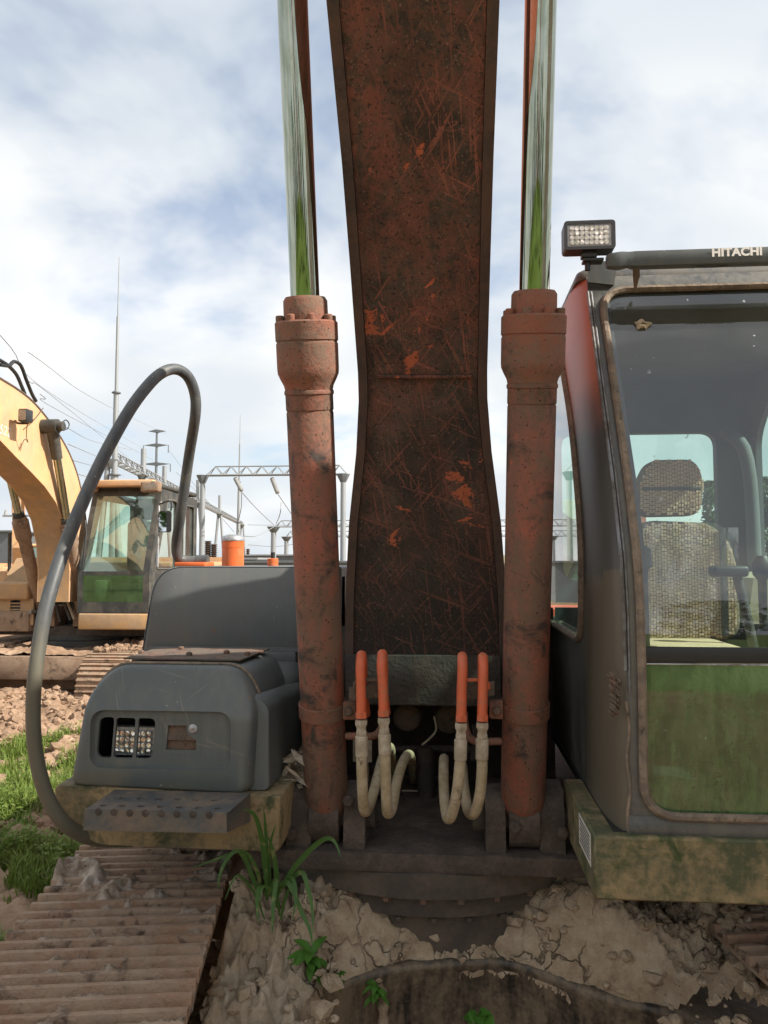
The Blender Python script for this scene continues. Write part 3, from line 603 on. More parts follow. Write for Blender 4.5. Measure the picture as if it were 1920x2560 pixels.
# ---- toolbox
BY = 2.33
def bx(px, Y=BY): return at(px, 1800, Y).x
def bz(py, Y=BY): return at(400, py, Y).z
TB = empty('toolbox', (-.87, 2.6, 1.3), EX)
ol = round_poly([(bx(170), bz(1974)), (bx(628), bz(1986)), (bx(640), bz(1760)), (bx(590), bz(1668)), (bx(262), bz(1668)), (bx(205), bz(1735))], [.035, .04, .05, .06, .05, .07], 7)
cxb, czb = bx(400), bz(1850)
rec = [(x, z) for x, z in rrect(bx(226), bx(577), bz(1924), bz(1778), .045, 6)]
m = MB()
lp = [[V((cxb + (x - cxb) * f, BY + dy + max(0, (z - bz(1790))) * .35, czb + (z - czb) * f)) for x, z in ol] for f, dy in ((.90, 0.0), (.945, .004), (.975, .016), (.992, .035), (1.0, .065), (1.0, .10), (1.0, .28), (.998, .44), (.98, .46))]
m.loft(lp, cap1=True)
front = lp[0]
rl = [V((x, BY + max(0, (z - bz(1790))) * .35, z)) for x, z in rec]
m.fill([front, rl])
r1 = [V((x * .992 + cxb * .008, BY + .006, z * .985 + bz(1851) * .015)) for x, z in rec]; r2 = [V((x * .975 + cxb * .025, BY + .018, z * .965 + bz(1851) * .035)) for x, z in rec]; r3 = [V((x * .965 + cxb * .035, BY + .020, z * .95 + bz(1851) * .05)) for x, z in rec]
m.loft([rl, r1, r2, r3])
RY = BY + .020
def slot(px0, px1, py0, py1, r, sh=0):
    o = round_poly([(bx(px0 - sh, RY), bz(py1, RY)), (bx(px1 - sh, RY), bz(py1, RY)), (bx(px1 + sh, RY), bz(py0, RY)), (bx(px0 + sh, RY), bz(py0, RY))], r, 4); return [V((x, RY, z)) for x, z in o]
s1, s2, s3 = slot(246, 283, 1795, 1897, [.03, .006, .012, .03], 3), slot(288, 336, 1796, 1898, .010, 3), slot(344, 386, 1796, 1898, [.008, .03, .02, .008], 3)
lo_ = [V((bx(x, RY), RY, bz(y, RY))) for x, y in ((416, 1874), (491, 1874), (491, 1848), (478, 1842), (468, 1832), (466, 1813), (421, 1813))]
m.fill([r3, s1, s2, s3, lo_])
for s_ in (s1, s2, s3, lo_): m.loft([s_, [p + V((0, .012, 0)) for p in s_]])
m.build('front_cover', M['panel'], TB, sharp=40)
m = MB(); m.box((bx(232), BY + .20, bz(1915)), (bx(405), BY + .21, bz(1780))); m.box((bx(405), BY + .034, bz(1915)), (bx(408), BY + .21, bz(1780))); m.box((bx(230), BY + .034, bz(1918)), (bx(408), BY + .21, bz(1914))); m.build('lamp_housing', M['rubber'], TB)
lamp = empty('work_light', at(330, 1855, BY + .08), TB)
a, b = at(278, 1892, BY + .07), at(390, 1815, BY + .07)
m = MB(); m.box((a.x, BY + .075, a.z), (b.x, BY + .12, b.z), .006); m.build('lamp_case', M['lamp_body'], lamp)
def led_grid(a, b, Y, nx, nz, parent, r):
    for i in range(nx):
        for j in range(nz):
            c = V((a.x + (b.x - a.x) * (i + .5) / nx, Y, a.z + (b.z - a.z) * (j + .5) / nz))
            MB().lathe(c, c + V((0, -1, 0)), [(-.006, r * .25), (-.004, r * .5), (.004, r)], 8).build('reflector_cup', M['led'], parent)
led_grid(a + V((.010, 0, .012)), b - V((.012, 0, .014)), BY + .068, 7, 4, lamp, .0075)
m = MB(); m.box((a.x + .006, BY + .0735, a.z + .006), (b.x - .006, BY + .0747, b.z - .006)); m.build('reflector_plate', M['strip'], lamp)
m = MB(); a, b = at(408, 1880, RY), at(503, 1806, RY); m.plate([[V((x, RY + .0125, z)) for x, z in rrect(a.x, b.x, a.z, b.z, .006)]], (0, .03, 0)); m.build('latch_well', M['rust'], TB)
m = MB(); a, b = at(418, 1850, RY), at(490, 1815, RY); m.loft([[V((a.x, RY + .012, b.z)), V((b.x - .03, RY + .012, b.z)), V((b.x, RY + .012, a.z + .012)), V((b.x, RY + .002, a.z)), V((a.x, RY + .002, a.z))]], True, True); m.build('latch_flap', M['rust'], TB)
c = at(483, 1822, RY); lk = MB().lathe(c, c + V((0, -1, 0)), [(-.004, .0145), (.003, .0145), (.0045, .0125)], 20).build('lock', M['strip'], TB)
m = MB(); m.box(c + V((-.004, -.0056, -.0012)), c + V((.004, -.0046, .0012))); m.build('keyhole', M['rubber'], lk)
m = MB(); fr = [[V((x, RY - .0012, z)) for x, z in rrect(bx(407, RY), bx(504, RY), bz(1887, RY), bz(1800, RY), .003, 2)]]; m.loft([fr[0], [p + V((.0015 if p.x < c.x - .03 else -.0015, 0, .0015 if p.z < c.z - .03 else -.0015)) for p in fr[0]]]); m.build('latch_trim', M['panel'], TB)
# body behind the cover
zt = 1.632
bl = round_poly([(bx(168), 1.352), (bx(640) + .006, 1.344), (bx(640) + .012, bz(1775)), (bx(610), zt), (bx(240), zt), (bx(198), bz(1760))], [.03, .03, .05, .05, .05, .06], 6)
m = MB(); m.loft([[V((cxb + (x - cxb) * f, BY + dy, czb + (z - czb) * f)) for x, z in bl] for f, dy in ((.97, .47), (.99, .48), (.99, .86))], True, True, True); m.build('box_body', M['panel'], TB)
x0s, x1s = bx(640) - .03, -.548
m = MB(); so_ = round_poly([(x0s, 1.345), (x1s, 1.345), (x1s - .004, 1.60), (x1s - .03, 1.625), (x0s, 1.64)], [.01, .015, .03, .02, .0], 5); sxc = (x0s + x1s) / 2
m.loft([[V((x0s + (x - x0s) * f, y, 1.345 + (z - 1.345) * f - (y - 2.37) * .07)) for x, z in so_] for f, y in ((.90, 2.372), (.97, 2.376), (1.0, 2.392), (1.0, 3.12))], True, True, True); m.build('side_cover', M['panel'], TB)
m = MB(); ol2 = [V((cxb + (x - cxb) * 1.003, BY + .088, czb + (z - czb) * 1.003)) for x, z in ol]; m.tube(ol2, .0055, 6, closed=True); m.build('seal', M['gasket'], TB)
m = MB(); a, b = at(318, 1665, 2.50), at(655, 1665, 2.50); m.plate([[V((x, y, bz(1668) + .004)) for x, y in ((a.x, 2.47), (b.x - .06, 2.46), (b.x - .04, 2.78), (a.x, 2.78))]], (0, 0, .005)); LID = m.build('lid', M['rust'], TB)
for px, py in ((420, 1652), (560, 1657), (480, 1660), (620, 1659), (350, 1658)):
    c = V((at(px, py, 2.58).x, 2.55 + (1660 - py) * .02, bz(1668) + .009)); MB().lathe(c, c + V((0, 0, 1)), [(0, .011), (.008, .011), (.012, .007)], 6).build('bolt', M['rust'], LID)

# ---- platform skirt below the toolbox and its perforated step
SK = empty('side_platform', (-.85, 2.4, 1.1), EX)
sk = round_poly([(bx(238), bz(2118)), (bx(700), bz(2122)), (bx(704), bz(1984)), (bx(134), bz(1968)), (bx(150), bz(2050))], [.05, .01, .01, .03, .06], 6)
m = MB(); m.loft([[V((cxb + (x - cxb) * f, BY + dy, bz(2045) + (z - bz(2045)) * f)) for x, z in sk] for f, dy in ((.97, .0), (.99, .004), (1.0, .014), (1.0, .80))], True, True, True); m.build('skirt', M['moss'], SK)
SY = 2.14; STX0, STX1 = at(211, 2035, SY).x, at(566, 2035, SY).x; SZ = at(390, 2030, SY).z
m = MB(); top = [V((STX0, SY + .004, SZ)), V((STX1, SY + .004, SZ)), V((STX1 + .02, BY - .002, SZ + .002)), V((STX0 + .005, BY - .002, SZ + .002))]
holes = []
for j, yy in enumerate((SY + .045, SY + .115)):
    for i in range(7):
        cx0 = STX0 + .035 + (i + .45 * j) * .056; 
        if cx0 > STX1 - .015: continue
        holes.append([V((cx0 + .011 * math.cos(a * math.pi / 5), yy + .010 * math.sin(a * math.pi / 5), SZ + .0002)) for a in range(10)])
m.fill([top] + holes)
m.fill([[p - V((0, 0, .006)) for p in l] for l in [top] + holes])
for l in [top] + holes: m.loft([l, [p - V((0, 0, .006)) for p in l]])
STEP = m.build('step_plate', M['step'], SK, sharp=30)
zf = at(390, 2078, SY).z
m = MB(); m.plate([[V((STX0, SY, SZ + .003)), V((STX1, SY, SZ + .003)), V((STX1 + .002, SY, zf)), V((STX0 - .002, SY, zf - .004))]], (0, .006, 0)); m.build('step_lip', M['step'], STEP)
m = MB(); m.plate([[V((STX1 + .001, SY + .0065, SZ - .0065)), V((STX1 + .02, BY - .003, SZ - .0065)), V((STX1 + .02, BY - .003, zf - .03)), V((STX1 + .001, SY + .0065, zf))]], (-.006, 0, 0)); m.build('step_end', M['step'], STEP)
for i in range(8):
    cx0 = STX0 + .040 + i * .0455; c = V((cx0, SY - .0005, SZ - .004)); MB().lathe(c, c + V((0, -1, 0)), [(0, .0105), (.001, .0100), (.0022, .006)], 12).build('punched_stud', M['deck'], STEP)
rail = spline([at(x, y, Y) for x, y, Y in ((330, 2100, 2.46), (240, 2098, 2.37), (170, 2066, 2.29), (118, 1992, 2.25), (89, 1880, 2.23), (83, 1760, 2.22), (94, 1640, 2.22), (121, 1495, 2.26), (174, 1335, 2.36), (246, 1168, 2.50), (318, 1035, 2.64), (368, 966, 2.74), (405, 932, 2.81), (440, 923, 2.87), (470, 942, 2.92), (487, 985, 2.96), (488, 1040, 2.99), (471, 1150, 3.10), (452, 1285, 3.17), (441, 1355, 3.23), (444, 1390, 3.26), (460, 1401, 3.28), (495, 1402, 3.30))], 6)
HR = MB().tube(rail, .0215, 18).build('handrail', M['rail'], EX)
m = MB(); c = at(495, 1402, 3.30); m.cyl(c + V((-.005, 0, 0)), c + V((.045, 0, 0)), .026, seg=14); m.build('handrail_sleeve', M['rail'], HR)
# dead leaves and twigs caught beside the toolbox
random.seed(5); m = MB()
for i in range(46):
    c = at(random.uniform(715, 765), random.uniform(1885, 1965), random.uniform(2.5, 2.66)); d = V((random.uniform(-1, 1), random.uniform(-1, 1), random.uniform(-1, 1))).normalized(); e = d.orthogonal().normalized() * random.uniform(.004, .013)
    l = random.uniform(.015, .05); m.bm.faces.new(m.vs([c - d * l, c + e, c + d * l, c - e + d.cross(e) * .6]))
deb = m.build('dry_leaves', M['fitting'], None, weld=False, recalc=False); tag(deb, 'clump of dry leaves and twigs caught between toolbox and left boom cylinder', 'debris', kind='stuff')

# ================================================================== cab
CZ = [(1.28, 2.105), (1.52, 2.095), (1.74, 2.09), (1.92, 2.095), (2.05, 2.115), (2.28, 2.205), (2.53, 2.33), (2.76, 2.445), (2.99, 2.56), (3.1, 2.615)]
def cabY(z):
    for (a, ya), (b, yb) in zip(CZ, CZ[1:]):
        if z <= b or b == 3.1:
            t = (z - a) / (b - a); return ya + (yb - ya) * t
CX0, CX1, CYB = .435, 1.46, 3.85
CAB = empty('cab', (.95, 3.0, 1.3), EX)
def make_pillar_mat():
    t = NT('pillar_painted_reflection'); x, y, z = t.sep(t.obj)  # orange fading in higher up paints the red cylinder's reflection into the colour
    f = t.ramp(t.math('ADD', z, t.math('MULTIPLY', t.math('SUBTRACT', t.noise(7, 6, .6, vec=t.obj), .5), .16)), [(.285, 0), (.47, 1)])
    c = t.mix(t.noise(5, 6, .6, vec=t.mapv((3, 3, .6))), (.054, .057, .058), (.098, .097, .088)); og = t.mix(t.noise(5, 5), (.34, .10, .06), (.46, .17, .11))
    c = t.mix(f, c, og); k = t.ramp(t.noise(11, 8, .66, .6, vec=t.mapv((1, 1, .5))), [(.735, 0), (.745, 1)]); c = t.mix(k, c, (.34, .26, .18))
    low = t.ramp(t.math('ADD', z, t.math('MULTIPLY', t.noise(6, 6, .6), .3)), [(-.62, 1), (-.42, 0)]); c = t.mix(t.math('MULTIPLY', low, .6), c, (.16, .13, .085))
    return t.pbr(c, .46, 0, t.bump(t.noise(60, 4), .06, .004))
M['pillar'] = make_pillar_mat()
zs = [1.315 + (2.985 - 1.315) * i / 34 for i in range(35)]
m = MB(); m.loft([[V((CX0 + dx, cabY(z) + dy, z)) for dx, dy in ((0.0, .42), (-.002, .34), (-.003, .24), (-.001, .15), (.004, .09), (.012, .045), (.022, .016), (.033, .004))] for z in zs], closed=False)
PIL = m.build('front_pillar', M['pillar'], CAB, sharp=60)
# side wall with window
hole = round_poly([(2.54, 1.79), (3.64, 1.79), (3.64, 2.87), (2.94, 2.87), (2.66, 2.52), (2.50, 2.12)], [.09, .09, .09, .10, .15, .2], 7)
side = [(cabY(z) + .415, z) for z in [1.315 + 1.67 * i / 12 for i in range(13)]]
def clampy(y, z): return max(y, cabY(z) + .18)
m = MB(); h3 = [V((CX0 - .0005, y, z)) for y, z in hole]
outer = [V((CX0, cabY(z) + .2, z)) for z in [1.315 + 1.67 * i / 12 for i in range(13)]] + [V((CX0, CYB, 2.985)), V((CX0, CYB, 1.315))]
m.fill([outer, h3]); m.fill([[p + V((.03, 0, 0)) for p in l] for l in (outer, h3)]); m.loft([h3, [p + V((.03, 0, 0)) for p in h3]])
m.build('side_wall', M['cab'], CAB)
MB().tube([p + V((-.004, 0, 0)) for p in h3], .014, 8, closed=True).build('window_gasket', M['gasket'], CAB)
m = MB(); m.fill([[p + V((.012, 0, 0)) for p in h3]]); m.build('side_pane', M['glass_side'], CAB)
# front frame round the windscreen
GX0, GX1, GZ0, GZ1, GR = .506, 1.41, 1.385, 2.935, .095
gl = rrect(GX0, GX1, GZ0, GZ1, GR, 8)
gl3 = []
for i in range(len(gl)):
    a, b = gl[i], gl[(i + 1) % len(gl)]; n_ = max(1, int((b - a).length / .05))
    for k in range(n_): q = a.lerp(b, k / n_); gl3.append(V((q.x, cabY(q.y) - .006, q.y)))
MB().tube(gl3, .0120, 8, closed=True).build('windscreen_gasket', M['gasket'], CAB)
def xin(z):
    if z < GZ0 or z > GZ1: return None
    d = min(z - GZ0, GZ1 - z); return GX0 + (GR - math.sqrt(max(0, GR * GR - (GR - d) ** 2)) if d < GR else 0)
m = MB()
zl = [1.315, 1.35] + [GZ0 + .001] + [GZ0 + GR * (1 - math.cos(k / 8 * math.pi / 2)) for k in range(1, 9)] + [GZ0 + GR + (GZ1 - GZ0 - 2 * GR) * k / 20 for k in range(1, 20)] + [GZ1 - GR * (1 - math.sin((k) / 8 * math.pi / 2)) for k in range(0, 8)] + [GZ1 - .001]
L_, R_ = [], []
for z in zl[2:]:
    x = xin(z); x = .95 if x is None else x
    L_.append([V((CX0 + .032, cabY(z) + .004, z)), V((CX0 + .045, cabY(z) - .002, z)), V((max(x, GX0), cabY(z) + .002, z))])
    R_.append([V((1.455, cabY(z) + .004, z)), V((max(GX1 - (x - GX0), .95), cabY(z) + .002, z))])
m.loft(L_, closed=False); m.loft(R_, closed=False)
for z0, z1, bul in ((1.312, GZ0 + .001, -.012), (GZ1 - .001, 3.0, -.004)):
    rows = []
    for k in range(5):
        z = z0 + (z1 - z0) * k / 4; rows.append([V((x, cabY(z) + .003 + bul * math.sin(k / 4 * math.pi), z)) for x in (CX0 + .032, .6, .9, 1.2, 1.455)])
    m.loft(rows, closed=False)
m.build('front_frame', M['cab'], CAB)
def pane(z0, z1, name, mat, off, x0=GX0 + .004):
    m = MB(); m.loft([[V((x, cabY(z0 + (z1 - z0) * k / 16) + off, z0 + (z1 - z0) * k / 16)) for x in (x0, .8, 1.1, GX1 - .004)] for k in range(17)], closed=False); return m.build(name, mat, CAB, sharp=80)
ZM = at(1700, 1657, 2.09).z
pane(ZM + .03, GZ1 - .004, 'upper_windscreen', M['glass_up'], .004)
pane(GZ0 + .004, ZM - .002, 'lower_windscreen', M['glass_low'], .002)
m = MB(); m.box((GX0 + .006, cabY(ZM) - .006, ZM), (GX1 - .006, cabY(ZM) + .018, ZM + .040), .004); m.build('crossbar', M['rubber'], CAB)
m = MB(); m.box((GX0 + .012, cabY(ZM) - .008, ZM - .005), (GX1 - .006, cabY(ZM) + .004, ZM - .001), .001); m.build('chrome_line', M['strip'], CAB)
# black painted rim inside the screen
rim = []
for f in (.004, .026): rim.append([V((min(max(p.x, GX0 + f), GX1 - f), p.y + .012, min(max(p.z, GZ0 + f), GZ1 - f * 1.6))) for p in gl3])
m = MB(); m.loft(rim); m.build('rim', M['rubber'], CAB)
# bare strips down the pillar edge, torn rusty patch
for dx, r, z0 in ((.030, .005, 1.76), (.040, .004, 1.70)):
    MB().tube([V((CX0 + dx, cabY(z) - .002, z)) for z in [z0 + (2.93 - z0) * k / 24 for k in range(25)]], r, 7).build('trim_strip', M['trim'], CAB)
MB().tube([V((CX0 + .034 + .004 * math.sin(z * 40), cabY(z) - .001, z)) for z in [1.33 + .35 * k / 16 for k in range(17)]], .0045, 6).build('seam', M['gasket'], CAB)
m = MB(); random.seed(3)
for k in range(16):
    c = at(1536 + random.uniform(-9, 7), 1690 + k * 6, 2.088); m.tube(spline([c + V((random.uniform(-.012, 0), 0, .008)), c + V((random.uniform(-.004, .008), -.008, 0)), c + V((random.uniform(0, .012), 0, -.010))], 3), random.uniform(.003, .006), 5)
m.build('torn_metal', M['rust'], CAB)
# roof, back wall, right wall, floor
m = MB(); rl_ = round_poly([(CX0 + .0, cabY(2.99) + .004), (1.46, cabY(2.99) + .004), (1.46, CYB), (CX0, CYB)], [.04, .08, .12, .12], 5)
m.loft([[V((.95 + (x - .95) * f, 3.2 + (y - 3.2) * f, z)) for x, y in rl_] for f, z in ((1.0, 2.985), (1.0, 3.0), (.985, 3.02), (.95, 3.035), (.8, 3.05))], True, True, True); m.build('roof', M['cab'], CAB)
rh = rrect(.56, 1.295, 1.95, 2.665, .07, 6)
m = MB(); m.plate([[V((x, CYB - .05, z)) for x, z in l] for l in ([(CX0 + .03, 1.36), (1.43, 1.36), (1.43, 2.984), (CX0 + .03, 2.984)], rh)], (0, .05, 0)); m.build('back_wall', M['interior'], CAB)
m = MB(); m.fill([[V((x, CYB - .02, z)) for x, z in rh]]); m.build('rear_pane', M['glass_side'], CAB)
rw = round_poly([(2.35, 1.95), (3.68, 1.95), (3.68, 2.62), (3.55, 2.76), (2.62, 2.80)], .06, 5)
m = MB(); m.plate([[V((1.432, y, z)) for y, z in l] for l in ([(cabY(1.36) + .01, 1.36), (CYB, 1.36), (CYB, 2.984), (cabY(2.984) + .02, 2.984), (2.20, 2.15), (2.13, 1.9)], rw)], (.027, 0, 0)); m.build('door_wall', M['interior'], CAB)
m = MB(); m.fill([[V((1.445, y, z)) for y, z in rw]]); m.build('door_pane', M['glass_side'], CAB)
m = MB(); m.box((CX0 + .03, 2.12, 1.318), (1.43, CYB - .05, 1.36)); m.build('floor', M['interior'], CAB)
m = MB(); m.box((CX0 + .03, 2.6, 2.90), (1.43, CYB - .051, 2.983), .02); m.build('headlining', M['interior'], CAB)
# sun visor bar with lettering, bracket
a, b = at(1530, 645, 2.40), at(1915, 634, 2.40); xr = 1.44
prf = [(0, -.027), (-.018, -.024), (-.026, 0), (-.020, .022), (0, .028), (.03, .024), (.03, -.02)]
m = MB(); m.loft([[V((x, 2.425 + dy * s, a.z + dz * s2 + zo)) for dy, dz in prf] for x, s, s2, zo in ((a.x - .012, .5, .75, -.002), (a.x, .8, .9, 0), (a.x + .03, 1, 1.0, 0), (a.x + .055, .75, .92, .002), (a.x + .075, 1, 1, 0), (xr, 1, 1, 0))], True, True, True); VIS = m.build('visor', M['panel'], CAB)
cu = bpy.data.curves.new('lettering', 'FONT'); cu.body = 'HITACHI'; cu.size = .0355; cu.extrude = .0007; cu.offset = .0015; cu.space_character = 1.04
to = bpy.data.objects.new('tmp', cu); COL.objects.link(to); bpy.context.view_layer.update()
me = bpy.data.meshes.new_from_object(to.evaluated_get(bpy.context.evaluated_depsgraph_get())); bpy.data.objects.remove(to)
wd = max(v.co.x for v in me.vertices) - min(v.co.x for v in me.vertices); lx0, lx1 = at(1779, 636, 2.398).x, at(1904, 636, 2.398).x
me.materials.clear(); lt = put('lettering', me, M['letter'], VIS, Matrix.Translation(V((lx0, 2.3975, at(1779, 641, 2.398).z))) @ Matrix.Rotation(R(90), 4, 'X') @ Matrix.Diagonal(((lx1 - lx0) / wd, 1.0, 1, 1)))
lt['label'] = 'pale block lettering HITACHI on the visor bar'
m = MB(); pq = [at(x, y, 2.53) for x, y in ((1470, 705), (1535, 712), (1545, 655), (1472, 650))]; m.plate([pq], (0, .012, 0)); BRK = m.build('visor_bracket', M['panel'], CAB)
m = MB(); m.tube([at(1590, 655, 2.41), at(1591, 690, 2.45), at(1588, 722, 2.50)], [.010, .011, .004], 8, flat=.4); m.build('hanging_tape', M['gasket'], CAB)
MB().tube(spline([at(1720, 660, 2.42), at(1775, 668, 2.42), at(1860, 655, 2.42)], 6), .0015, 5).build('thin_cable', M['rubber'], CAB)
c = at(1605, 812, cabY(2.80)) ; c.y = cabY(c.z) - .002
m = MB(); m.loft([[c + V((math.cos(a) * r * (1.5 + .4 * math.sin(a * 3 + 1)), -h + math.sin(a) * r * .35, math.sin(a) * r * (1 + .3 * math.sin(a * 5)))) for a in [2 * math.pi * k / 18 for k in range(18)]] for r, h in ((.017, 0), (.013, .005), (.008, .009), (.005, .009), (.004, .002))], True, False, True); m.build('mud_nest', M['hose'], CAB)
# LED work light on the roof corner
WL = empty('roof_work_light', at(1475, 640, 2.45), EX)
a, b = at(1410, 627, 2.42), at(1537, 551, 2.42)
m = MB(); o1 = rrect(a.x, b.x, a.z, b.z, .012, 4); i1 = rrect(a.x + .010, b.x - .010, a.z + .010, b.z - .010, .006, 4)
m.fill([[V((x, 2.412, z)) for x, z in o1], [V((x, 2.412, z)) for x, z in i1]]); m.loft([[V((x, 2.412, z)) for x, z in o1], [V((x, 2.47, z)) for x, z in o1]], cap1=True); m.loft([[V((x, 2.412, z)) for x, z in i1], [V((x, 2.422, z)) for x, z in i1]], cap1=True); m.build('lamp_case', M['lamp_body'], WL)
m = MB(); m.box((a.x + .012, 2.4205, a.z + .012), (b.x - .012, 2.4215, b.z - .012)); m.build('reflector_plate', M['strip'], WL)
led_grid(a + V((.018, 0, .016)), b - V((.020, 0, .016)), 2.4185, 8, 4, WL, .0075)
m = MB(); m.fill([[V((x, 2.4135, z)) for x, z in i1]]); m.build('lens', M['led_lens'], WL)
a, b = at(1452, 655, 2.45), at(1490, 628, 2.45); m = MB(); m.box((a.x, 2.43, a.z + .008), (b.x, 2.46, b.z), .003); m.box((a.x + .004, 2.425, a.z - .006), (b.x + .02, 2.465, a.z + .004), .003); m.cyl(V((a.x + .02, 2.445, a.z - .03)), V((a.x + .02, 2.445, a.z)), .009, seg=10); m.build('lamp_bracket', M['lamp_body'], WL)
# plinth under the cab
m = MB(); zt_, zb_ = at(1485, 2088, 2.08).z, at(1482, 2248, 2.08).z
PX0 = at(1484, 2100, 2.08).x
m.box((PX0, 2.075, zb_), (1.47, 2.60, zt_), .006, seg=1); PLN = m.build('cab_plinth', M['moss_green'], EX)
m = MB(); m.box((CX0 - .005, 2.11, zt_ + .002), (1.45, 3.8, 1.312)); m.build('mounting_gap', M['rubber'], EX)
y0, y1 = 2.12, 2.30; m = MB(); m.box((PX0 - .0015, y0, zb_ + .065), (PX0 + .0005, y1, zt_ - .012)); STK = m.build('sticker', M['white'], PLN)
for k in range(7):
    z = zt_ - .024 - k * .010; m = MB(); m.box((PX0 - .0022, y0 + .012, z), (PX0 - .0014, y1 - (.03 if k % 3 else .015), z + .0035)); m.build('print_line', M['dark_metal'], STK)

# ---- operator seat seen through the windscreen
SEAT = empty('operator_seat', at(1700, 1640, 3.2), EX)
def cushion(pts, rad, Y, th, name, mat):
    o = round_poly([(at(x, y, Y).x, at(x, y, Y).z) for x, y in pts], rad, 6); cx = sum(p[0] for p in o) / len(o); cz = sum(p[1] for p in o) / len(o)
    m = MB(); m.loft([[V((cx + (x - cx) * f, Y + dy, cz + (z - cz) * f)) for x, z in o] for f, dy in ((.80, -.004), (.93, .002), (.98, .014), (1.0, .035), (1.0, th - .03), (.92, th))], True, True, True); return m.build(name, mat, SEAT), o, cx, cz
def inside(o, x, z):
    c = False; n_ = len(o)
    for i in range(n_):
        (xa, za), (xb, zb2) = o[i], o[i - 1]
        if (za > z) != (zb2 > z) and x < (xb - xa) * (z - za) / (zb2 - za) + xa: c = not c
    return c
def beads(o, cx, cz, Y, parent, wx, wz, name, horiz=False):
    vs_, fs_ = [], []; random.seed(8)
    x0, x1 = min(p[0] for p in o), max(p[0] for p in o); z0, z1 = min(p[1] for p in o), max(p[1] for p in o); nx = int((x1 - x0) / wx); nz = int((z1 - z0) / wz)
    for i in range(nx):
        for j in range(nz + 1):
            x = x0 + (i + .5) * wx; z = z0 + (j + .25 + .5 * ((i // 2) % 2)) * wz
            if not inside([(cx + (a - cx) * .93, cz + (b - cz) * .95) for a, b in o], x, z): continue
            rr = math.hypot((x - cx) / (x1 - x0) * 2, (z - cz) / (z1 - z0) * 2); yy = Y - .005 + .012 * max(0, rr - .75) + random.uniform(-.0012, .0012)
            hx, hz = wx * .49, wz * random.uniform(.44, .475); b0 = len(vs_); tl = random.uniform(-.002, .002)
            vs_ += [(x - hx, yy + .003, z - hz), (x + hx, yy + .003, z - hz), (x + hx, yy + .003, z + hz), (x - hx, yy + .003, z + hz), (x - hx * .7, yy - .003 + tl, z - hz * .8), (x + hx * .7, yy - .003, z - hz * .8), (x + hx * .7, yy - .003, z + hz * .8), (x - hx * .7, yy - .003 - tl, z + hz * .8)]
            fs_ += [tuple(b0 + k for k in f) for f in ((4, 5, 6, 7), (0, 1, 5, 4), (1, 2, 6, 5), (2, 3, 7, 6), (3, 0, 4, 7))]
    return tag(pydata(name, vs_, fs_, M['weave'], parent, False, (cx, Y, cz)), kind='stuff')
bk, o, cx, cz = cushion([(1592, 1612), (1858, 1600), (1850, 1420), (1828, 1350), (1780, 1306), (1620, 1300), (1580, 1330), (1578, 1450)], .07, 3.15, .14, 'backrest', M['seatmat'])
beads(o, cx, cz, 3.148, bk, .0115, .0145, 'woven_slats')
hr, o, cx, cz = cushion([(1600, 1292), (1756, 1288), (1764, 1200), (1742, 1146), (1622, 1148), (1590, 1215)], .05, 3.14, .10, 'headrest', M['seatmat'])
beads(o, cx, cz, 3.138, hr, .0112, .0160, 'woven_slats')
m = MB(); m.box(at(1605, 1226, 3.128), at(1752, 1217, 3.132) + V((0, .004, 0)), .001); m.build('strap', M['rubber'], hr)
m = MB(); m.box(at(1806, 1590, 3.134), at(1814, 1320, 3.138) + V((0, .004, 0)), .001); m.build('seam', M['rubber'], bk)
m = MB(); a = at(1585, 1640, 2.85); m.box((a.x, 2.62, 1.58), (at(1880, 1640, 2.85).x, 3.2, at(1700, 1608, 2.95).z), .05, seg=4); m.build('cushion', M['weave'], SEAT)
m = MB(); m.box((.72, 2.75, 1.36), (1.08, 3.2, 1.579)); m.build('seat_base', M['interior'], SEAT)
# plastic sheet sagging over the backrest
def sheet(x, z):
    px_, py_ = x, z; Y = 3.125 - .012 * abs(math.sin(px_ * .03 + py_ * .011)) - .010 * fbm(px_ * .02, py_ * .01, 3); return at(px_, py_, Y)
rows = [[sheet(1582 + (1846 - 1582) * i / 26 + (-8 if i == 0 else 0), 1306 + (1585 - 1306) * j / 22 + (8 * math.sin(i * .9) if j == 22 else 0) + (max(0, i - 19) ** 2 * 1.1 if j == 0 else 0)) for i in range(27)] for j in range(23)]
m = MB(); m.loft(rows, closed=False); m.build('plastic_cover', M['plastic'], SEAT, sharp=60)
# levers and console
LEV = empty('control_lever', at(1885, 1640, 2.75), EX)
MB().tube(spline([at(1890, 1650, 2.75), at(1872, 1560, 2.75), at(1850, 1470, 2.75), at(1842, 1440, 2.75)], 4), [.016] * 13, 12).build('shaft', M['dark_metal'], LEV)
m = MB(); a, b = at(1778, 1442, 2.75), at(1866, 1414, 2.75); m.box((a.x, 2.72, a.z), (b.x, 2.79, b.z), .012, seg=3); m.build('grip', M['rubber'], LEV)
m = MB(); a, b = at(1868, 1560, 3.2), at(1990, 1420, 3.2); m.loft([[V((a.x + i, 3.2 + y, z)) for i, z in ((0, a.z), (.3, a.z), (.3, b.z), (.03, b.z - .04))] for y in (0, .5)], True, True, True); m.build('side_console', M['beige'], EX)
m = MB(); c = at(1905, 1430, 2.95); m.lathe(c + V((0, 0, -.2)), c, [(0, .014), (.17, .016), (.19, .032), (.23, .036), (.26, .02)], 14); m.build('joystick', M['rubber'], EX)
m = MB(); a, b = at(1572, 1510, 2.75), at(1590, 1395, 2.75); m.box((a.x - .05, 2.7, a.z), (b.x, 3.1, b.z), .02); m.lathe(V((b.x + .02, 2.72, a.z)), V((b.x + .02, 2.72, 5)), [(0, .012), (.12, .014), (.13, .028), (.19, .024), (.2, .01)], 12); m.build('left_console', M['interior'], EX)
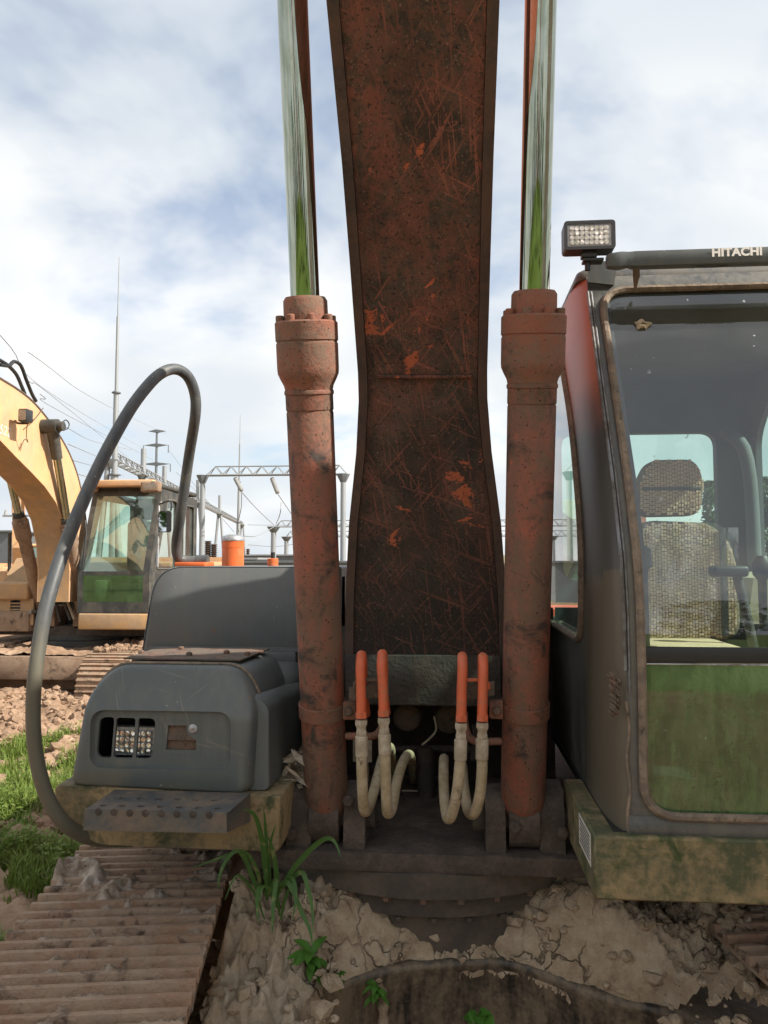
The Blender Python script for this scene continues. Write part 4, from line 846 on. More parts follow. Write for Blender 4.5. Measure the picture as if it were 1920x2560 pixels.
m = MB(); m.tube(spline([V((1.30, 3.70, 2.66)), V((1.37, 3.62, 2.5)), V((1.38, 3.6, 1.9)), V((1.36, 3.6, 1.4))], 5), .03, 10); m.build('rear_corner_post', M['interior'], CAB)

# ================================================================== undercarriage
UA = R(9.4); UT = V((-math.sin(UA), math.cos(UA), 0)); UN = V((math.cos(UA), math.sin(UA), 0))
shoe = MB(); shoe.box((-.3, -.092, 0), (.3, .092, .013), .003, seg=1)
for y in (-.074, -.008, .058): shoe.loft([[V((x, y + w_, z)) for w_, z in ((-.013, .0125), (.013, .0125), (.008, .036), (-.008, .036))] for x in (-.3, .3)], True, True, True)
shoe_o = shoe.build('track_shoe', M['shoe']); SHOE = shoe_o.data; SHOE_C = WM[shoe_o.name].translation.copy(); bpy.data.objects.remove(shoe_o)
def track(parent, center, T, N, half, rad, zc, name='track', full=True, shoes_mesh=None):
    tr = empty(name, center, parent); U = V((0, 0, 1)); per = 4 * half + 2 * math.pi * rad; n_ = round(per / .19)
    for k in range(n_):
        s = per * k / n_
        if s < 2 * half: p = T * (-half + s) + U * (zc + rad); tg, nm = T, U
        elif s < 2 * half + math.pi * rad: a = (s - 2 * half) / rad; p = T * (half + math.sin(a) * rad) + U * (zc + math.cos(a) * rad); tg, nm = T * math.cos(a) - U * math.sin(a), T * math.sin(a) + U * math.cos(a)
        elif s < 4 * half + math.pi * rad: q = s - 2 * half - math.pi * rad; p = T * (half - q) + U * (zc - rad); tg, nm = -T, -U
        else: a = (s - 4 * half - math.pi * rad) / rad + math.pi; p = T * (-half + math.sin(a) * rad) + U * (zc + math.cos(a) * rad); tg, nm = T * math.cos(a) - U * math.sin(a), T * math.sin(a) + U * math.cos(a)
        p = p + V((center.x, center.y, 0)); lat = tg.cross(nm); Mx = Matrix((lat, tg, nm)).transposed().to_4x4(); Mx.translation = p
        put('track_shoe', SHOE, None, tr, Mx @ Matrix.Translation(SHOE_C))
    for e in (-1, 1):
        c = V((center.x, center.y, zc)) + T * half * e; MB().lathe(c - N * .07, c + N * .07, [(0, rad * .8), (.02, rad - .03), (.12, rad - .03), (.14, rad * .8)], 32).build('idler_wheel', M['rust'], tr)
    m = MB(); pts = [(-half * .88, zc - .17), (half * .88, zc - .17), (half * .88, zc + .17), (-half * .88, zc + .17)]
    m.plate([[V((center.x, center.y, 0)) + T * a + U * b - N * .13 for a, b in pts]], N * .26); m.build('track_frame', M['brown_dust'], tr)
    return tr
TRAD, TZC, THALF = .44, .475, 1.62
CL = SWING - UN * 1.055; CR = SWING + UN * 1.055
track(EX, V((CL.x, CL.y, 0)), UT, UN, THALF, TRAD, TZC); track(EX, V((CR.x, CR.y, 0)), UT, UN, THALF, TRAD, TZC)
# ---- carbody with its curved front edge
lip = spline([atz(x, y, z) for x, y, z in ((690, 2565, .70), (770, 2500, .74), (850, 2462, .77), (965, 2425, .785), (1100, 2408, .79), (1250, 2403, .79), (1350, 2428, .785), (1480, 2482, .77), (1640, 2522, .75), (1830, 2575, .72), (2050, 2640, .69))], 6)
CB = empty('lower_frame', (BX, 2.9, .3), EX)
m = MB(); m.loft([[p + V((0, .9, .0)) for p in lip], [p + V((0, .03, .006)) for p in lip], [p + V((0, .004, .004)) for p in lip], [p + V((0, -.004, -.006)) for p in lip], [p + V((0, -.002, -.018)) for p in lip], [p + V((0, .004, -.03)) for p in lip], [p + V((0, .02, -.12)) for p in lip], [p + V((0, .05, -.32)) for p in lip], [p + V((0, .5, -.34)) for p in lip]], closed=False); m.build('front_plate', M['frame'], CB, sharp=70)
m = MB()
for sx in (-1, 1):
    for e in (-1, 1):
        A = V((BX, 3.15, .55)); B = V((BX, 3.15, .45)) + UN * sx * 1.0 + UT * e * .85; d = (B - A).normalized(); q = V((-d.y, d.x, 0)).normalized() * .2
        if e > 0: m.loft([[A + q + V((0, 0, .15)), A - q + V((0, 0, .15)), A - q - V((0, 0, .15)), A + q - V((0, 0, .15))], [B + q + V((0, 0, .12)), B - q + V((0, 0, .12)), B - q - V((0, 0, .12)), B + q - V((0, 0, .12))]], True, True, True)
m.build('frame_leg', M['brown_dust'], CB)
arch = spline([atz(x, y, z) + V((0, -.02, 0)) for x, y, z in ((815, 2392, .83), (860, 2385, .82), (905, 2398, .80), (938, 2430, .765), (955, 2480, .71), (960, 2540, .65), (960, 2600, .58))], 6)
MB().tube(arch, [.016 + .004 * math.sin(i * 1.7) for i in range(len(arch))], 10).build('mud_edge', M['mud'], CB)

# ---- caked mud on the carbody and between the tracks
def sstep(a, b, x): t = min(1, max(0, (x - a) / (b - a))); return t * t * (3 - 2 * t)
lipxy = sorted([(p.x, p.y, p.z) for p in lip])
def liph(x):
    for (xa, ya, za), (xb, yb, zb3) in zip(lipxy, lipxy[1:]):
        if xa <= x <= xb: t = (x - xa) / max(1e-6, xb - xa); return ya + (yb - ya) * t, za + (zb3 - za) * t
    return (lipxy[0][1], lipxy[0][2]) if x < lipxy[0][0] else (lipxy[-1][1], lipxy[-1][2])
def vcell(x, y, s):
    d, pts = mnoise.voronoi(V((x * s, y * s, 2.0))); return d[1] - d[0], d[0]
def mudz(x, y):
    ly, lz = liph(x)
    zc_ = lz + .012 + .40 * max(0, y - ly) + .09 * sstep(.0, .10, y - ly) + .38 * min(.3, max(0, abs(x + .02) - .16)) * sstep(0, .1, y - ly)
    zl_ = 1.0 - .66 * max(0, 2.46 - y) - .15 * max(0, y - 2.5) + .03 * math.sin(x * 14)
    zr_ = .90 - .42 * max(0, 2.46 - y) + .03 * math.sin(x * 9)
    wl = 1 - sstep(-.42, -.26, x + .10 * fbm(x * 3, y * 3, 5)); wr = sstep(.42, .74, x + .06 * fbm(x * 3, y * 3, 8))
    wl *= sstep(-.78, -.63, x + .05 * fbm(x * 5, y * 5, 3))
    z = zc_ * (1 - wl) * (1 - wr) + zl_ * wl + zr_ * wr
    e, c0 = vcell(x + .03 * fbm(x * 9, y * 9, 1), y + .03 * fbm(x * 9, y * 9, 2), 9.0)
    n1 = fbm(x * 3.3, y * 3.3, 0, 5); n2 = fbm(x * 12, y * 12, 4, 4); n3 = fbm(x * 38, y * 38, 9, 3)
    amp = .35 + .85 * max(wl, wr)
    ver = fbm(x * 22, y * 5, 6, 4) * .034 * max(wl, wr * .8) - abs(fbm(x * 13 + 2, y * 7, 15, 4)) * .060 * wl - abs(fbm(x * 10, y * 9, 25, 4)) * .035 * wr
    z += amp * (.050 * n1 + .036 * n2) + .015 * n3 + ver - .020 * (1 - sstep(0, .075, e)) * (.5 + .5 * sstep(-.2, .4, n1)) + .012 * (.5 - c0)
    return z - .6 * (1 - sstep(-.82, -.66, x))
def mudp(x, y):
    ly, lz = liph(x); z = mudz(x, y); k = sstep(-.42, -.30, x) * (1 - sstep(.86, .98, x))
    eo_ = max(.004, .010 + .024 * fbm(x * 5, 3.3, 2, 4))
    if y < ly + eo_ and k > 0: d_ = ly + eo_ - y; return V((x, y + d_ * k, z - (.02 + d_ * 1.5) * k * sstep(0, .02, d_)))
    return V((x, y, z))
def mkeep(x, y, z):
    ly, lz = liph(x); return y > ly - .02 or x < -.36 or x > .93
tag(heightfield('caked_mud', -.98, 1.25, 1.86, 2.98, 330, 190, mudp, M['mud'], None, mkeep), 'dried cracked mud caked over the undercarriage frame below the boom', 'mud', kind='stuff')
# clods on the carbody
def clods(name, n_, fn, rmin, rmax, mat, seed, label=None, cat=None):
    random.seed(seed); vs_, fs_ = [], []; ico = bmesh.new(); bmesh.ops.create_icosphere(ico, subdivisions=1, radius=1); iv = [v.co.copy() for v in ico.verts]; fi = [tuple(v.index for v in f.verts) for f in ico.faces]; ico.free()
    for k in range(n_):
        p = fn()
        if p is None: continue
        r = rmin + (rmax - rmin) * random.random() ** 3; b0 = len(vs_); off = V((random.uniform(0, 90), random.uniform(0, 90), 3)); rot = Matrix.Rotation(random.uniform(0, 6), 3, V((random.random(), random.random(), 1)))
        for v in iv: q = rot @ v; vs_.append(p + V((q.x, q.y * 1.0, q.z * .75)) * r * (1 + .45 * mnoise.noise(v * 1.4 + off)))
        fs_ += [tuple(b0 + i for i in f) for f in fi]
    o = pydata(name, vs_, fs_, mat, None, False, vs_[0]); return tag(o, label, cat, kind='stuff')
def on_mud():
    x, y = random.uniform(-.8, 1.1), random.uniform(2.1, 2.62); ly, lz = liph(x)
    if y < ly and -.3 < x < .6: return None
    return V((x, y, mudz(x, y)))
clods('mud_clods', 700, on_mud, .005, .036, M['mud'], 21, 'small clods and crumbs lying on the caked mud under the boom', 'mud')
# mud packed between the grousers of the near track
def tm(parent, C0, a0, a1, b0, b1, seed, na=200, nb=80):
    def f(a, b):
        p = V((C0.x, C0.y, 0)) + UT * a + UN * b; n1 = fbm(p.x * 3.2, p.y * 3.2, seed, 5); n2 = fbm(p.x * 15, p.y * 15, seed, 4); n3 = fbm(p.x * 45, p.y * 45, seed, 3)
        p.z = TZC + TRAD + .006 + .065 * n1 + .034 * n2 + .009 * n3 + .012 * sstep(-.1, .3, b); return p
    return heightfield('packed_mud', a0, a1, b0, b1, na, nb, f, M['mud_track'], parent)
o = tm(EX, CL, -1.62, .9, -.296, .296, 11); tag(o, kind='stuff')
o = tm(EX, CR, -1.4, .6, -.296, .296, 17, 120, 50); tag(o, kind='stuff')

# ================================================================== plants
def blade_strip(path, wmax, parent, mat, name='blade', fold=.25):
    path = spline(path, 5); n_ = len(path); A, B, C = [], [], []
    for i, p in enumerate(path):
        t = (path[min(i + 1, n_ - 1)] - path[max(i - 1, 0)]).normalized(); s = t.cross(V((0, -1, .25))).normalized(); wv = wmax * min(1, .35 + 3.0 * i / n_) * (1 - (i / (n_ - 1)) ** 3) + .0006
        nrm = s.cross(t); A.append(p - s * wv + nrm * wv * fold); B.append(p); C.append(p + s * wv + nrm * wv * fold)
    m = MB(); m.loft([A, B, C], closed=False); return m.build(name, mat, parent, sharp=89, recalc=False)
GC = empty('grass_clump', atz(675, 2290, .9)); tag(GC, 'tall clump of long green grass blades growing out of the mud beside the track', 'grass')
for pts, Y0, Y1, wd in (([(668, 2250), (662, 2150), (650, 2075), (634, 2034), (606, 2022)], 2.26, 2.12, .0075), ([(690, 2240), (728, 2180), (775, 2125), (815, 2096), (838, 2106), (853, 2145)], 2.26, 2.10, .0070), ([(692, 2270), (692, 2190), (682, 2125), (668, 2088)], 2.26, 2.2, .0070), ([(655, 2230), (642, 2175), (622, 2137), (602, 2124)], 2.25, 2.18, .0055),
        ([(652, 2245), (634, 2200), (618, 2155), (606, 2118)], 2.24, 2.2, .0060), ([(664, 2240), (667, 2150), (664, 2070), (659, 2020)], 2.28, 2.24, .0055), ([(668, 2240), (690, 2200), (684, 2250), (682, 2300), (680, 2338)], 2.24, 2.08, .0060), ([(656, 2230), (648, 2215), (643, 2260), (646, 2308)], 2.24, 2.1, .0062),
        ([(690, 2215), (722, 2208), (752, 2275), (775, 2325), (782, 2372)], 2.24, 2.06, .0065), ([(700, 2225), (752, 2180), (771, 2225), (781, 2275), (783, 2335)], 2.26, 2.08, .0062), ([(640, 2215), (600, 2130), (568, 2148), (549, 2190), (545, 2224)], 2.28, 2.18, .0055), ([(640, 2215), (610, 2132), (575, 2136), (530, 2152), (480, 2170)], 2.30, 2.2, .0045),
        ([(690, 2245), (727, 2195), (740, 2235), (731, 2300)], 2.25, 2.12, .0055), ([(662, 2300), (640, 2240), (612, 2200), (588, 2192), (562, 2250)], 2.25, 2.15, .0035), ([(702, 2300), (712, 2250), (726, 2215), (729, 2188)], 2.25, 2.22, .0045), ([(700, 2290), (690, 2240), (660, 2215), (650, 2252)], 2.23, 2.12, .0050), ([(680, 2250), (673, 2180), (676, 2110), (690, 2060)], 2.27, 2.2, .0050)):
    n_ = len(pts); blade_strip([at(x, y, Y0 + (Y1 - Y0) * i / (n_ - 1)) for i, (x, y) in enumerate(pts)], wd, GC, M['blade'])
def leaf(c, d, l, wd, parent, mat, curl=.3):
    d = d.normalized(); s = d.cross(V((0, -.3, 1))); s = s.normalized() if s.length > 1e-3 else V((1, 0, 0)); u = s.cross(d).normalized(); A, B, C = [], [], []
    for i in range(7):
        t = i / 6; wv = wd * math.sin(math.pi * min(1, t * .93 + .05)) ** .8 + .0004; p = c + d * l * t + u * (-curl * l * t * t + .12 * l * math.sin(t * 3)); A.append(p - s * wv + u * wv * .3); B.append(p); C.append(p + s * wv + u * wv * .3)
    m = MB(); m.loft([A, B, C], closed=False); return m.build('leaf', mat, parent, sharp=89, recalc=False)
def on_mud_px(px, py):
    d = ray(px, py).normalized(); t = 1.6
    while t < 4:
        p = CAM + d * t
        if p.y > 1.87 and p.z < mudp(p.x, p.y).z: return p
        t += .004
    return atz(px, py, .75)
def weed(px, py, z, n_, l, label, seed, wd=.24, up=.5):
    random.seed(seed); b0 = on_mud_px(px, py) if z > .7 else atz(px, py, z); W = empty('leafy_weed', b0); tag(W, label, 'weed', 'small weeds in the mud')
    MB().tube(spline([b0 + V((0, .01, -.03)), b0 + V((0, 0, .01)), b0 + V((.004, -.012, .045))], 4), .0022, 6).build('stem', M['weed'], W)
    for k in range(n_):
        a = 2.4 * k + random.uniform(-.3, .3); h = random.uniform(0, .045); e = up * random.uniform(.2, 1.3) if h > .02 else random.uniform(-.5, .3)
        leaf(b0 + V((0, -.01, h)), V((math.cos(a), math.sin(a) - .45, e)), l * random.uniform(.7, 1.15), l * wd * random.uniform(.7, 1.1), W, M['weed'])
weed(780, 2418, .79, 16, .066, 'larger leafy green weed just below the tall grass clump', 4)
weed(850, 2460, .77, 8, .026, 'tiny green seedling in the mud between two leafy weeds', 6)
weed(942, 2492, .73, 13, .045, 'leafy green weed hanging over the mud edge at bottom centre', 9, up=.1)
weed(1196, 2560, .66, 9, .048, 'round-leaved bright green weed at the bottom edge of the picture', 12, wd=.5, up=.8)

random.seed(31)
def field(n_, fn, mat, name, label, hmin, hmax, wd, broad=False):
    vs_, fs_ = [], []
    for k in range(n_):
        q = fn()
        if q is None: continue
        x, y, dens = q; z = max(mound_z(x, y), 0) - .01; h = random.uniform(hmin, hmax) * dens; a = random.uniform(0, 6.28); d = V((math.cos(a), math.sin(a), 0)); s = V((-d.y, d.x, 0)); ln = random.uniform(.15, .8) * h
        w_ = wd * random.uniform(.6, 1.3); b0 = len(vs_); p = V((x, y, z))
        if broad:
            c = p + V((0, 0, h)); t = (d + V((0, 0, random.uniform(-.5, .6)))).normalized() * w_ * 3; vs_ += [c, c + t * .5 + s * w_, c + t, c + t * .5 - s * w_]; fs_.append((b0, b0 + 1, b0 + 2, b0 + 3))
        else:
            m1 = p + d * ln * .35 + V((0, 0, h * .62)); m2 = p + d * ln + V((0, 0, h * random.uniform(.75, 1.0)))
            vs_ += [p - s * w_, p + s * w_, m1 - s * w_ * .8, m1 + s * w_ * .8, m2]; fs_ += [(b0, b0 + 1, b0 + 3, b0 + 2), (b0 + 2, b0 + 3, b0 + 4)]
    return tag(pydata(name, vs_, fs_, mat, None, False, vs_[0]), label, 'grass', kind='stuff')
def gspot():
    y = 3.7 + 4.6 * random.random() ** 1.2; x0, x1 = -y * .62 - .6, -y * .38 - .2; x = random.uniform(x0, min(x1, -1.35))
    n_ = fbm(x * 1.3, y * 1.3, 12, 3) + .18 - .25 * max(0, y - 6.6)
    if n_ < random.uniform(-.05, .12): return None
    return x, y, min(1.15, .55 + n_ * 1.1)
field(52000, gspot, M['grass'], 'field_grass', 'sunlit green grass growing on the dirt left of the track', .09, .24, .0045)
def wspot():
    q = gspot()
    if q is None or fbm(q[0] * 1.9, q[1] * 1.9, 40, 3) < .02: return None
    return q
field(16000, wspot, M['grass'], 'field_weeds', 'low broad-leaved weeds mixed into the grass left of the track', .05, .22, .012, True)
def dspot():
    y = random.uniform(5.0, 10.0); x = random.uniform(-y * .6 - 1.2, -y * .33); return V((x, y, mound_z(x, y) + .005))
clods('dirt_clods', 5200, dspot, .012, .085, M['dirt'], 77, 'heap of loose reddish clods of dug-up soil in front of the yellow excavator', 'soil')

# ================================================================== yellow excavator parked to the left
E2 = empty('parked_excavator', (-5.22, 10.95, 0)); tag(E2, 'yellow excavator with curved boom and glazed cab parked left behind the dirt heap', 'excavator', 'excavators parked in the yard')
XR, XL = -5.0, -5.44
def bp(px, py): p = atx(px, py, XR); return (p.y, p.z)
outer_ = [(-150, 872), (-70, 905), (0, 947), (45, 975), (80, 1003), (115, 1043), (150, 1092), (178, 1145), (198, 1205), (212, 1280), (219, 1360), (222, 1440), (214, 1500)]
inner_ = [(172, 1505), (174, 1430), (170, 1360), (158, 1300), (140, 1256), (112, 1216), (78, 1180), (40, 1142), (0, 1100), (-70, 1055), (-150, 1010)]
prof2 = [bp(*q) for q in outer_ + inner_]
BM2 = empty('boom', (XR, 10.7, 1.8), E2)
m = MB(); m.plate([[V((XR - .012, y, z)) for y, z in prof2]], (XL - XR + .024, 0, 0)); m.build('boom_core', M['yellow_dirty'], BM2)
for xx, dx in ((XR - .0115, .0115), (XL + .0115, -.0115)):
    m = MB(); m.plate([[V((xx, y, z)) for y, z in prof2]], (dx, 0, 0)); m.build('side_plate', M['yellow'], BM2)
eo = spline([V((XR, *bp(*q))) for q in outer_], 4); MB().tube([p + V((-.004, 0, .006)) for p in eo], .016, 6).build('edge_strip', M['rust'], BM2)
MB().tube([p + V((-.12, -.02, .05)) for p in eo[:14]], .020, 6).build('oil_pipe', M['yellow'], BM2)
MB().tube([p + V((-.20, -.02, .05)) for p in eo[:16]], .020, 6).build('oil_pipe', M['yellow'], BM2)
for pts in ([(-20, 890), (15, 910), (40, 935), (55, 968), (62, 985)], [(0, 912), (22, 914), (35, 904), (52, 914), (66, 950), (80, 985), (90, 1003)]):
    MB().tube(spline([atx(x, y, XR - .15) for x, y in pts], 6), .022, 8).build('hose', M['rubber'], BM2)
# decal
cu = bpy.data.curves.new('decal', 'FONT'); cu.body = '522'; cu.size = .30; cu.extrude = .0; cu.shear = .15
to = bpy.data.objects.new('tmp', cu); COL.objects.link(to); bpy.context.view_layer.update(); me = bpy.data.meshes.new_from_object(to.evaluated_get(bpy.context.evaluated_depsgraph_get())); bpy.data.objects.remove(to); me.materials.clear()
d0 = atx(-3, 1082, XR + .003); d1 = atx(26, 1094, XR + .003); dv = (d1 - d0).normalized(); uv = V((1, 0, 0)).cross(dv).normalized(); Mx = Matrix((dv, uv, V((1, 0, 0)))).transposed().to_4x4(); Mx.translation = d0
wd = max(v.co.x for v in me.vertices); f = (d1 - d0).length / wd
lt2 = put('decal', me, M['white'], BM2, Mx @ Matrix.Diagonal((f, f * 1.0, 1, 1))); lt2['label'] = 'white number 522 on the boom side'
# boom lamp
bl_ = empty('boom_lamp', atx(60, 1065, XR + .15), BM2); c = atx(63, 1040, XR + .17)
m = MB(); m.box(c + V((-.05, -.07, -.075)), c + V((.06, .07, .075)), .015); m.build('lamp_case', M['lamp_body'], bl_)
m = MB(); m.box(c + V((-.045, -.0745, -.06)), c + V((.05, -.0705, .06)), .002); m.build('lens', M['led_lens'], bl_)
MB().tube(spline([atx(38, 1052, XR + .01), atx(45, 1058, XR + .1), atx(70, 1058, XR + .17), c + V((0, 0, -.07))], 4), .014, 6).build('bracket', M['rust'], bl_)
MB().tube(spline([atx(68, 1058, XR + .16), atx(66, 1090, XR + .12), atx(70, 1106, XR + .1), atx(62, 1098, XR + .05), atx(50, 1122, XR + .02)], 5), .005, 5).build('cable', M['rust'], bl_)
MB().tube(spline([atx(75, 1055, XR + .1), atx(92, 1042, XR + .05), atx(108, 1020, XR + .02)], 5), .006, 5).build('cable', M['rust'], bl_)
MB().tube(spline([atx(148, 1075, XR), atx(168, 1072, XR), atx(173, 1060, XR), atx(165, 1050, XR), atx(155, 1056, XR)], 5), .008, 5).build('loose_hose', M['rubber'], BM2)
# boom cylinders
def cyl2(F, H, P):
    o = empty('boom_cylinder', F, E2); d = (P - F).normalized(); hl = (H - F).length; tl = (P - F).length
    MB().lathe(F, P, [(0, .07), (.05, .08), (hl - .36, .08), (hl - .30, .10), (hl - .06, .104), (hl - .05, .09), (hl, .085)], 24).build('barrel', M['brown_dust'], o)
    MB().lathe(F, P, [(hl - .01, .074), (hl + .055, .074), (hl + .056, .05)], 20).build('gland', M['dark_metal'], o)
    MB().lathe(F, P, [(hl + .04, .049), (tl, .049)], 24).build('rod', M['chrome'], o)
    MB().lathe(P - d * .42, P, [(0, .066), (.4, .075)], 14).build('rod_guard', M['dark_metal'], o)
    MB().cyl(P + V((-.12, 0, 0)), P + V((.08, 0, 0)), .09, seg=20).build('rod_eye', M['dark_metal'], o)
Pz = atx(130, 1066, -4.88)
cyl2(at(208, 1550, 10.35), at(146, 1292, 9.95), Pz)
cyl2(at(108, 1548, 10.35), at(52, 1275, 9.95), Pz + V((-.70, 0, 0)))
m = MB(); m.cyl(Pz + V((-.75, 0, 0)), Pz + V((.15, 0, 0)), .06, seg=16); m.build('cylinder_pin', M['dark_metal'], BM2)
# cab
C2 = empty('cab', (-4.3, 10.8, 1.1), E2)
def fy(z): return 9.86 + max(0, z - 1.9) * .36
x0_, x1_ = at(196, 1530, 9.86).x, at(366, 1530, 9.86).x; zb2_, zt2_ = at(280, 1532, 9.86).z, at(310, 1222, 10.22).z
zz_ = [zb2_ + (zt2_ - zb2_) * k / 10 for k in range(11)]
def barx(xa, xb, z0, z1, name, mat, dep=.05, par=None):
    zs_ = [z0 + (z1 - z0) * k / 6 for k in range(7)]; m = MB(); m.loft([[V((xa, fy(z), z)), V((xb, fy(z), z)), V((xb, fy(z) + dep, z)), V((xa, fy(z) + dep, z))] for z in zs_], True, True, True); return m.build(name, mat, par or C2, sharp=50)
barx(x0_ - .02, x0_ + .055, zb2_, zt2_, 'front_pillar', M['dark_metal'], .12); barx(x1_ - .055, x1_ + .03, zb2_, zt2_, 'front_pillar', M['dark_metal'], .12)
barx(x0_ + .0555, x1_ - .0555, zb2_, zb2_ + .14, 'sill', M['dark_metal'], .08); barx(x0_ + .0555, x1_ - .0555, zt2_ - .10, zt2_, 'header', M['dark_metal'], .08)
zc2 = at(280, 1438, 9.9).z; barx(x0_ + .056, x1_ - .056, zc2, zc2 + .05, 'crossbar', M['dark_metal'], .03)
barx(x0_ + .0558, x1_ - .0558, zc2 + .051, zt2_ - .101, 'windscreen', M['glass_far'], .004); barx(x0_ + .0558, x1_ - .0558, zb2_ + .141, zc2 - .001, 'lower_windscreen', M['glass_low_far'], .004)
xs_ = x1_ + .03; yr = 11.75
sw_outer = [(fy(z) + .12, z) for z in zz_] + [(yr, zt2_ - .04), (yr, zb2_)]
w1 = round_poly([(fy(zc2) + .22, zc2 + .08), (10.85, zc2 + .08), (10.85, zt2_ - .13), (fy(zt2_) + .22, zt2_ - .13)], .08, 5); w2 = round_poly([(11.12, zc2 + .02), (11.60, zc2 + .02), (11.60, zt2_ - .16), (11.12, zt2_ - .16)], .07, 5)
m = MB(); m.plate([[V((xs_, y, z)) for y, z in l] for l in (sw_outer, w1, w2)], (-.05, 0, 0)); m.build('side_wall', M['dark_metal'], C2)
for w_ in (w1, w2):
    m = MB(); m.fill([[V((xs_ - .02, y, z)) for y, z in w_]]); m.build('side_pane', M['glass_far'], C2)
    m = MB(); m.tube([V((xs_ + .002, y, z)) for y, z in w_], .012, 6, closed=True); m.build('window_gasket', M['cab'], C2)
m = MB(); m.box((xs_ + .001, 10.93, zc2 + .3), (xs_ + .03, 10.98, zc2 + .62), .006); m.build('door_handle', M['rubber'], C2)
rwin = rrect(x0_ + .14, x1_ - .13, zc2 + .1, zt2_ - .16, .06, 4)
m = MB(); m.plate([[V((x, yr - .05, z)) for x, z in l] for l in ([(x0_, zb2_), (xs_ - .051, zb2_), (xs_ - .051, zt2_ - .01), (x0_, zt2_ - .01)], rwin)], (0, .04, 0)); m.build('back_wall', M['interior'], C2)
lwin = round_poly([(fy(zc2) + .2, zc2 + .05), (11.5, zc2 + .05), (11.5, zt2_ - .14), (fy(zt2_) + .2, zt2_ - .14)], .06, 4)
m = MB(); m.plate([[V((x0_ - .02, y, z)) for y, z in l] for l in (sw_outer, lwin)], (.04, 0, 0)); m.build('side_wall', M['dark_metal'], C2)
m = MB(); m.box((x0_ - .03, fy(zt2_) - .03, zt2_ + .001), (xs_ + .01, yr, zt2_ + .07), .03, seg=3); m.build('roof', M['dark_metal'], C2)
a, b = at(228, 1243, 10.12), at(384, 1212, 10.12); m = MB(); m.box((a.x, 10.10, zt2_ + .02), (b.x, 10.24, zt2_ + .115), .02, seg=3); m.box((a.x - .03, 10.09, zt2_ - .04), (a.x + .05, 10.25, zt2_ + .14), .02); m.build('visor', M['yellow'], C2)
c = at(377, 1217, 10.02); cl_ = empty('cab_lamp', c, C2); m = MB(); m.box(c + V((-.13, -.05, -.075)), c + V((.13, .08, .075)), .03, seg=3); m.build('lamp_case', M['brown_dust'], cl_); m = MB(); m.box(c + V((-.095, -.0545, -.05)), c + V((.095, -.0505, .05)), .002); m.build('lens', M['led_lens'], cl_)
c = at(412, 1302, 9.75); mr = empty('mirror', c, C2); ol = rrect(c.x - .085, c.x + .085, c.z - .15, c.z + .13, .035, 4)
m = MB(); m.loft([[V((c.x + (x - c.x) * f, 9.75 + dy, c.z + (z - c.z) * f)) for x, z in ol] for f, dy in ((1.0, 0), (1.0, .02), (.8, .05))], True, True, True); m.build('mirror_shell', M['lamp_body'], mr)
mg = NT('mirror_glass'); mg.pbr((.85, .87, .88), .02, 1.0); m = MB(); m.fill([[V((c.x + (x - c.x) * .88, 9.747 + (x - c.x) * .12, c.z + (z - c.z) * .92)) for x, z in ol]]); m.build('mirror_glass', mg.m, mr)
MB().tube([c + V((-.09, .1, .25)), c + V((-.095, .03, .2)), c + V((-.095, .02, -.6))], .016, 6).build('mirror_arm', M['strip'], mr); MB().tube(spline([c + V((-.09, .03, .22)), c + V((.05, .02, .26)), c + V((.08, .02, .2)), c + V((.07, .02, .13))], 4), .012, 6).build('mirror_stay', M['lamp_body'], mr)
MB().tube([at(212, 1300, 9.9), at(215, 1330, 9.88), at(206, 1420, 9.85)], .014, 6).build('wiper', M['rubber'], C2)
m = MB(); m.box((x0_ + .25, 10.75, zb2_ + .5), (x0_ + .68, 10.9, zb2_ + 1.25), .05, seg=3); m.box((x0_ + .22, 10.3, zb2_ + .38), (x0_ + .70, 10.9, zb2_ + .5), .04); m.box((x0_ + .32, 10.77, zb2_ + 1.27), (x0_ + .60, 10.88, zb2_ + 1.5), .04, seg=3); m.build('seat', M['interior'], C2)
m = MB(); m.box((x0_ + .06, fy(zb2_) + .1, zb2_ + .001), (xs_ - .052, yr - .06, zb2_ + .03)); m.build('floor', M['interior'], C2)
m = MB(); m.box((x0_ + .08, 10.1, zb2_ + .04), (x0_ + .26, 10.3, zb2_ + .42), .03); m.build('console', M['beige'], C2)
# plinth, deck, toolbox, tank
a, b = at(194, 1574, 9.84), at(372, 1534, 9.84); m = MB(); m.box((a.x, 9.84, a.z), (xs_ + .02, 10.4, b.z - .004), .02, seg=3); m.build('cab_plinth', M['yellow_dirty'], E2)
m = MB(); m.box((-6.3, 10.25, 1.02), (xs_, 13.2, 1.14)); m.build('deck', M['deck'], E2)
T2 = empty('toolbox', (-5.9, 10.3, 1.15), E2)
a, b = at(-95, 1498, 10.1), at(78, 1457, 10.1); m = MB(); m.box((a.x, 10.02, a.z), (b.x, 10.7, b.z), .03, seg=3); m.build('lid', M['yellow_dirty'], T2)
a, b = at(-95, 1562, 10.1), at(84, 1500, 10.1)
vl = rrect(at(25, 1515, 10.1).x, at(51, 1515, 10.1).x, at(38, 1531, 10.1).z, at(38, 1500, 10.1).z, .03, 4)
m = MB(); m.plate([[V((a.x, 10.1, a.z)), V((b.x, 10.1, a.z)), V((b.x, 10.1, b.z + .02)), V((a.x, 10.1, b.z + .02))], [V((x, 10.1, z)) for x, z in [(vx, min(vz, b.z + .012)) for vx, vz in vl]]], (0, .03, 0)); m.build('front_panel', M['yellow_dirty'], T2)
m = MB(); m.box((a.x, 10.131, a.z), (b.x, 10.7, b.z - .03)); m.build('box_body', M['dark_metal'], T2)
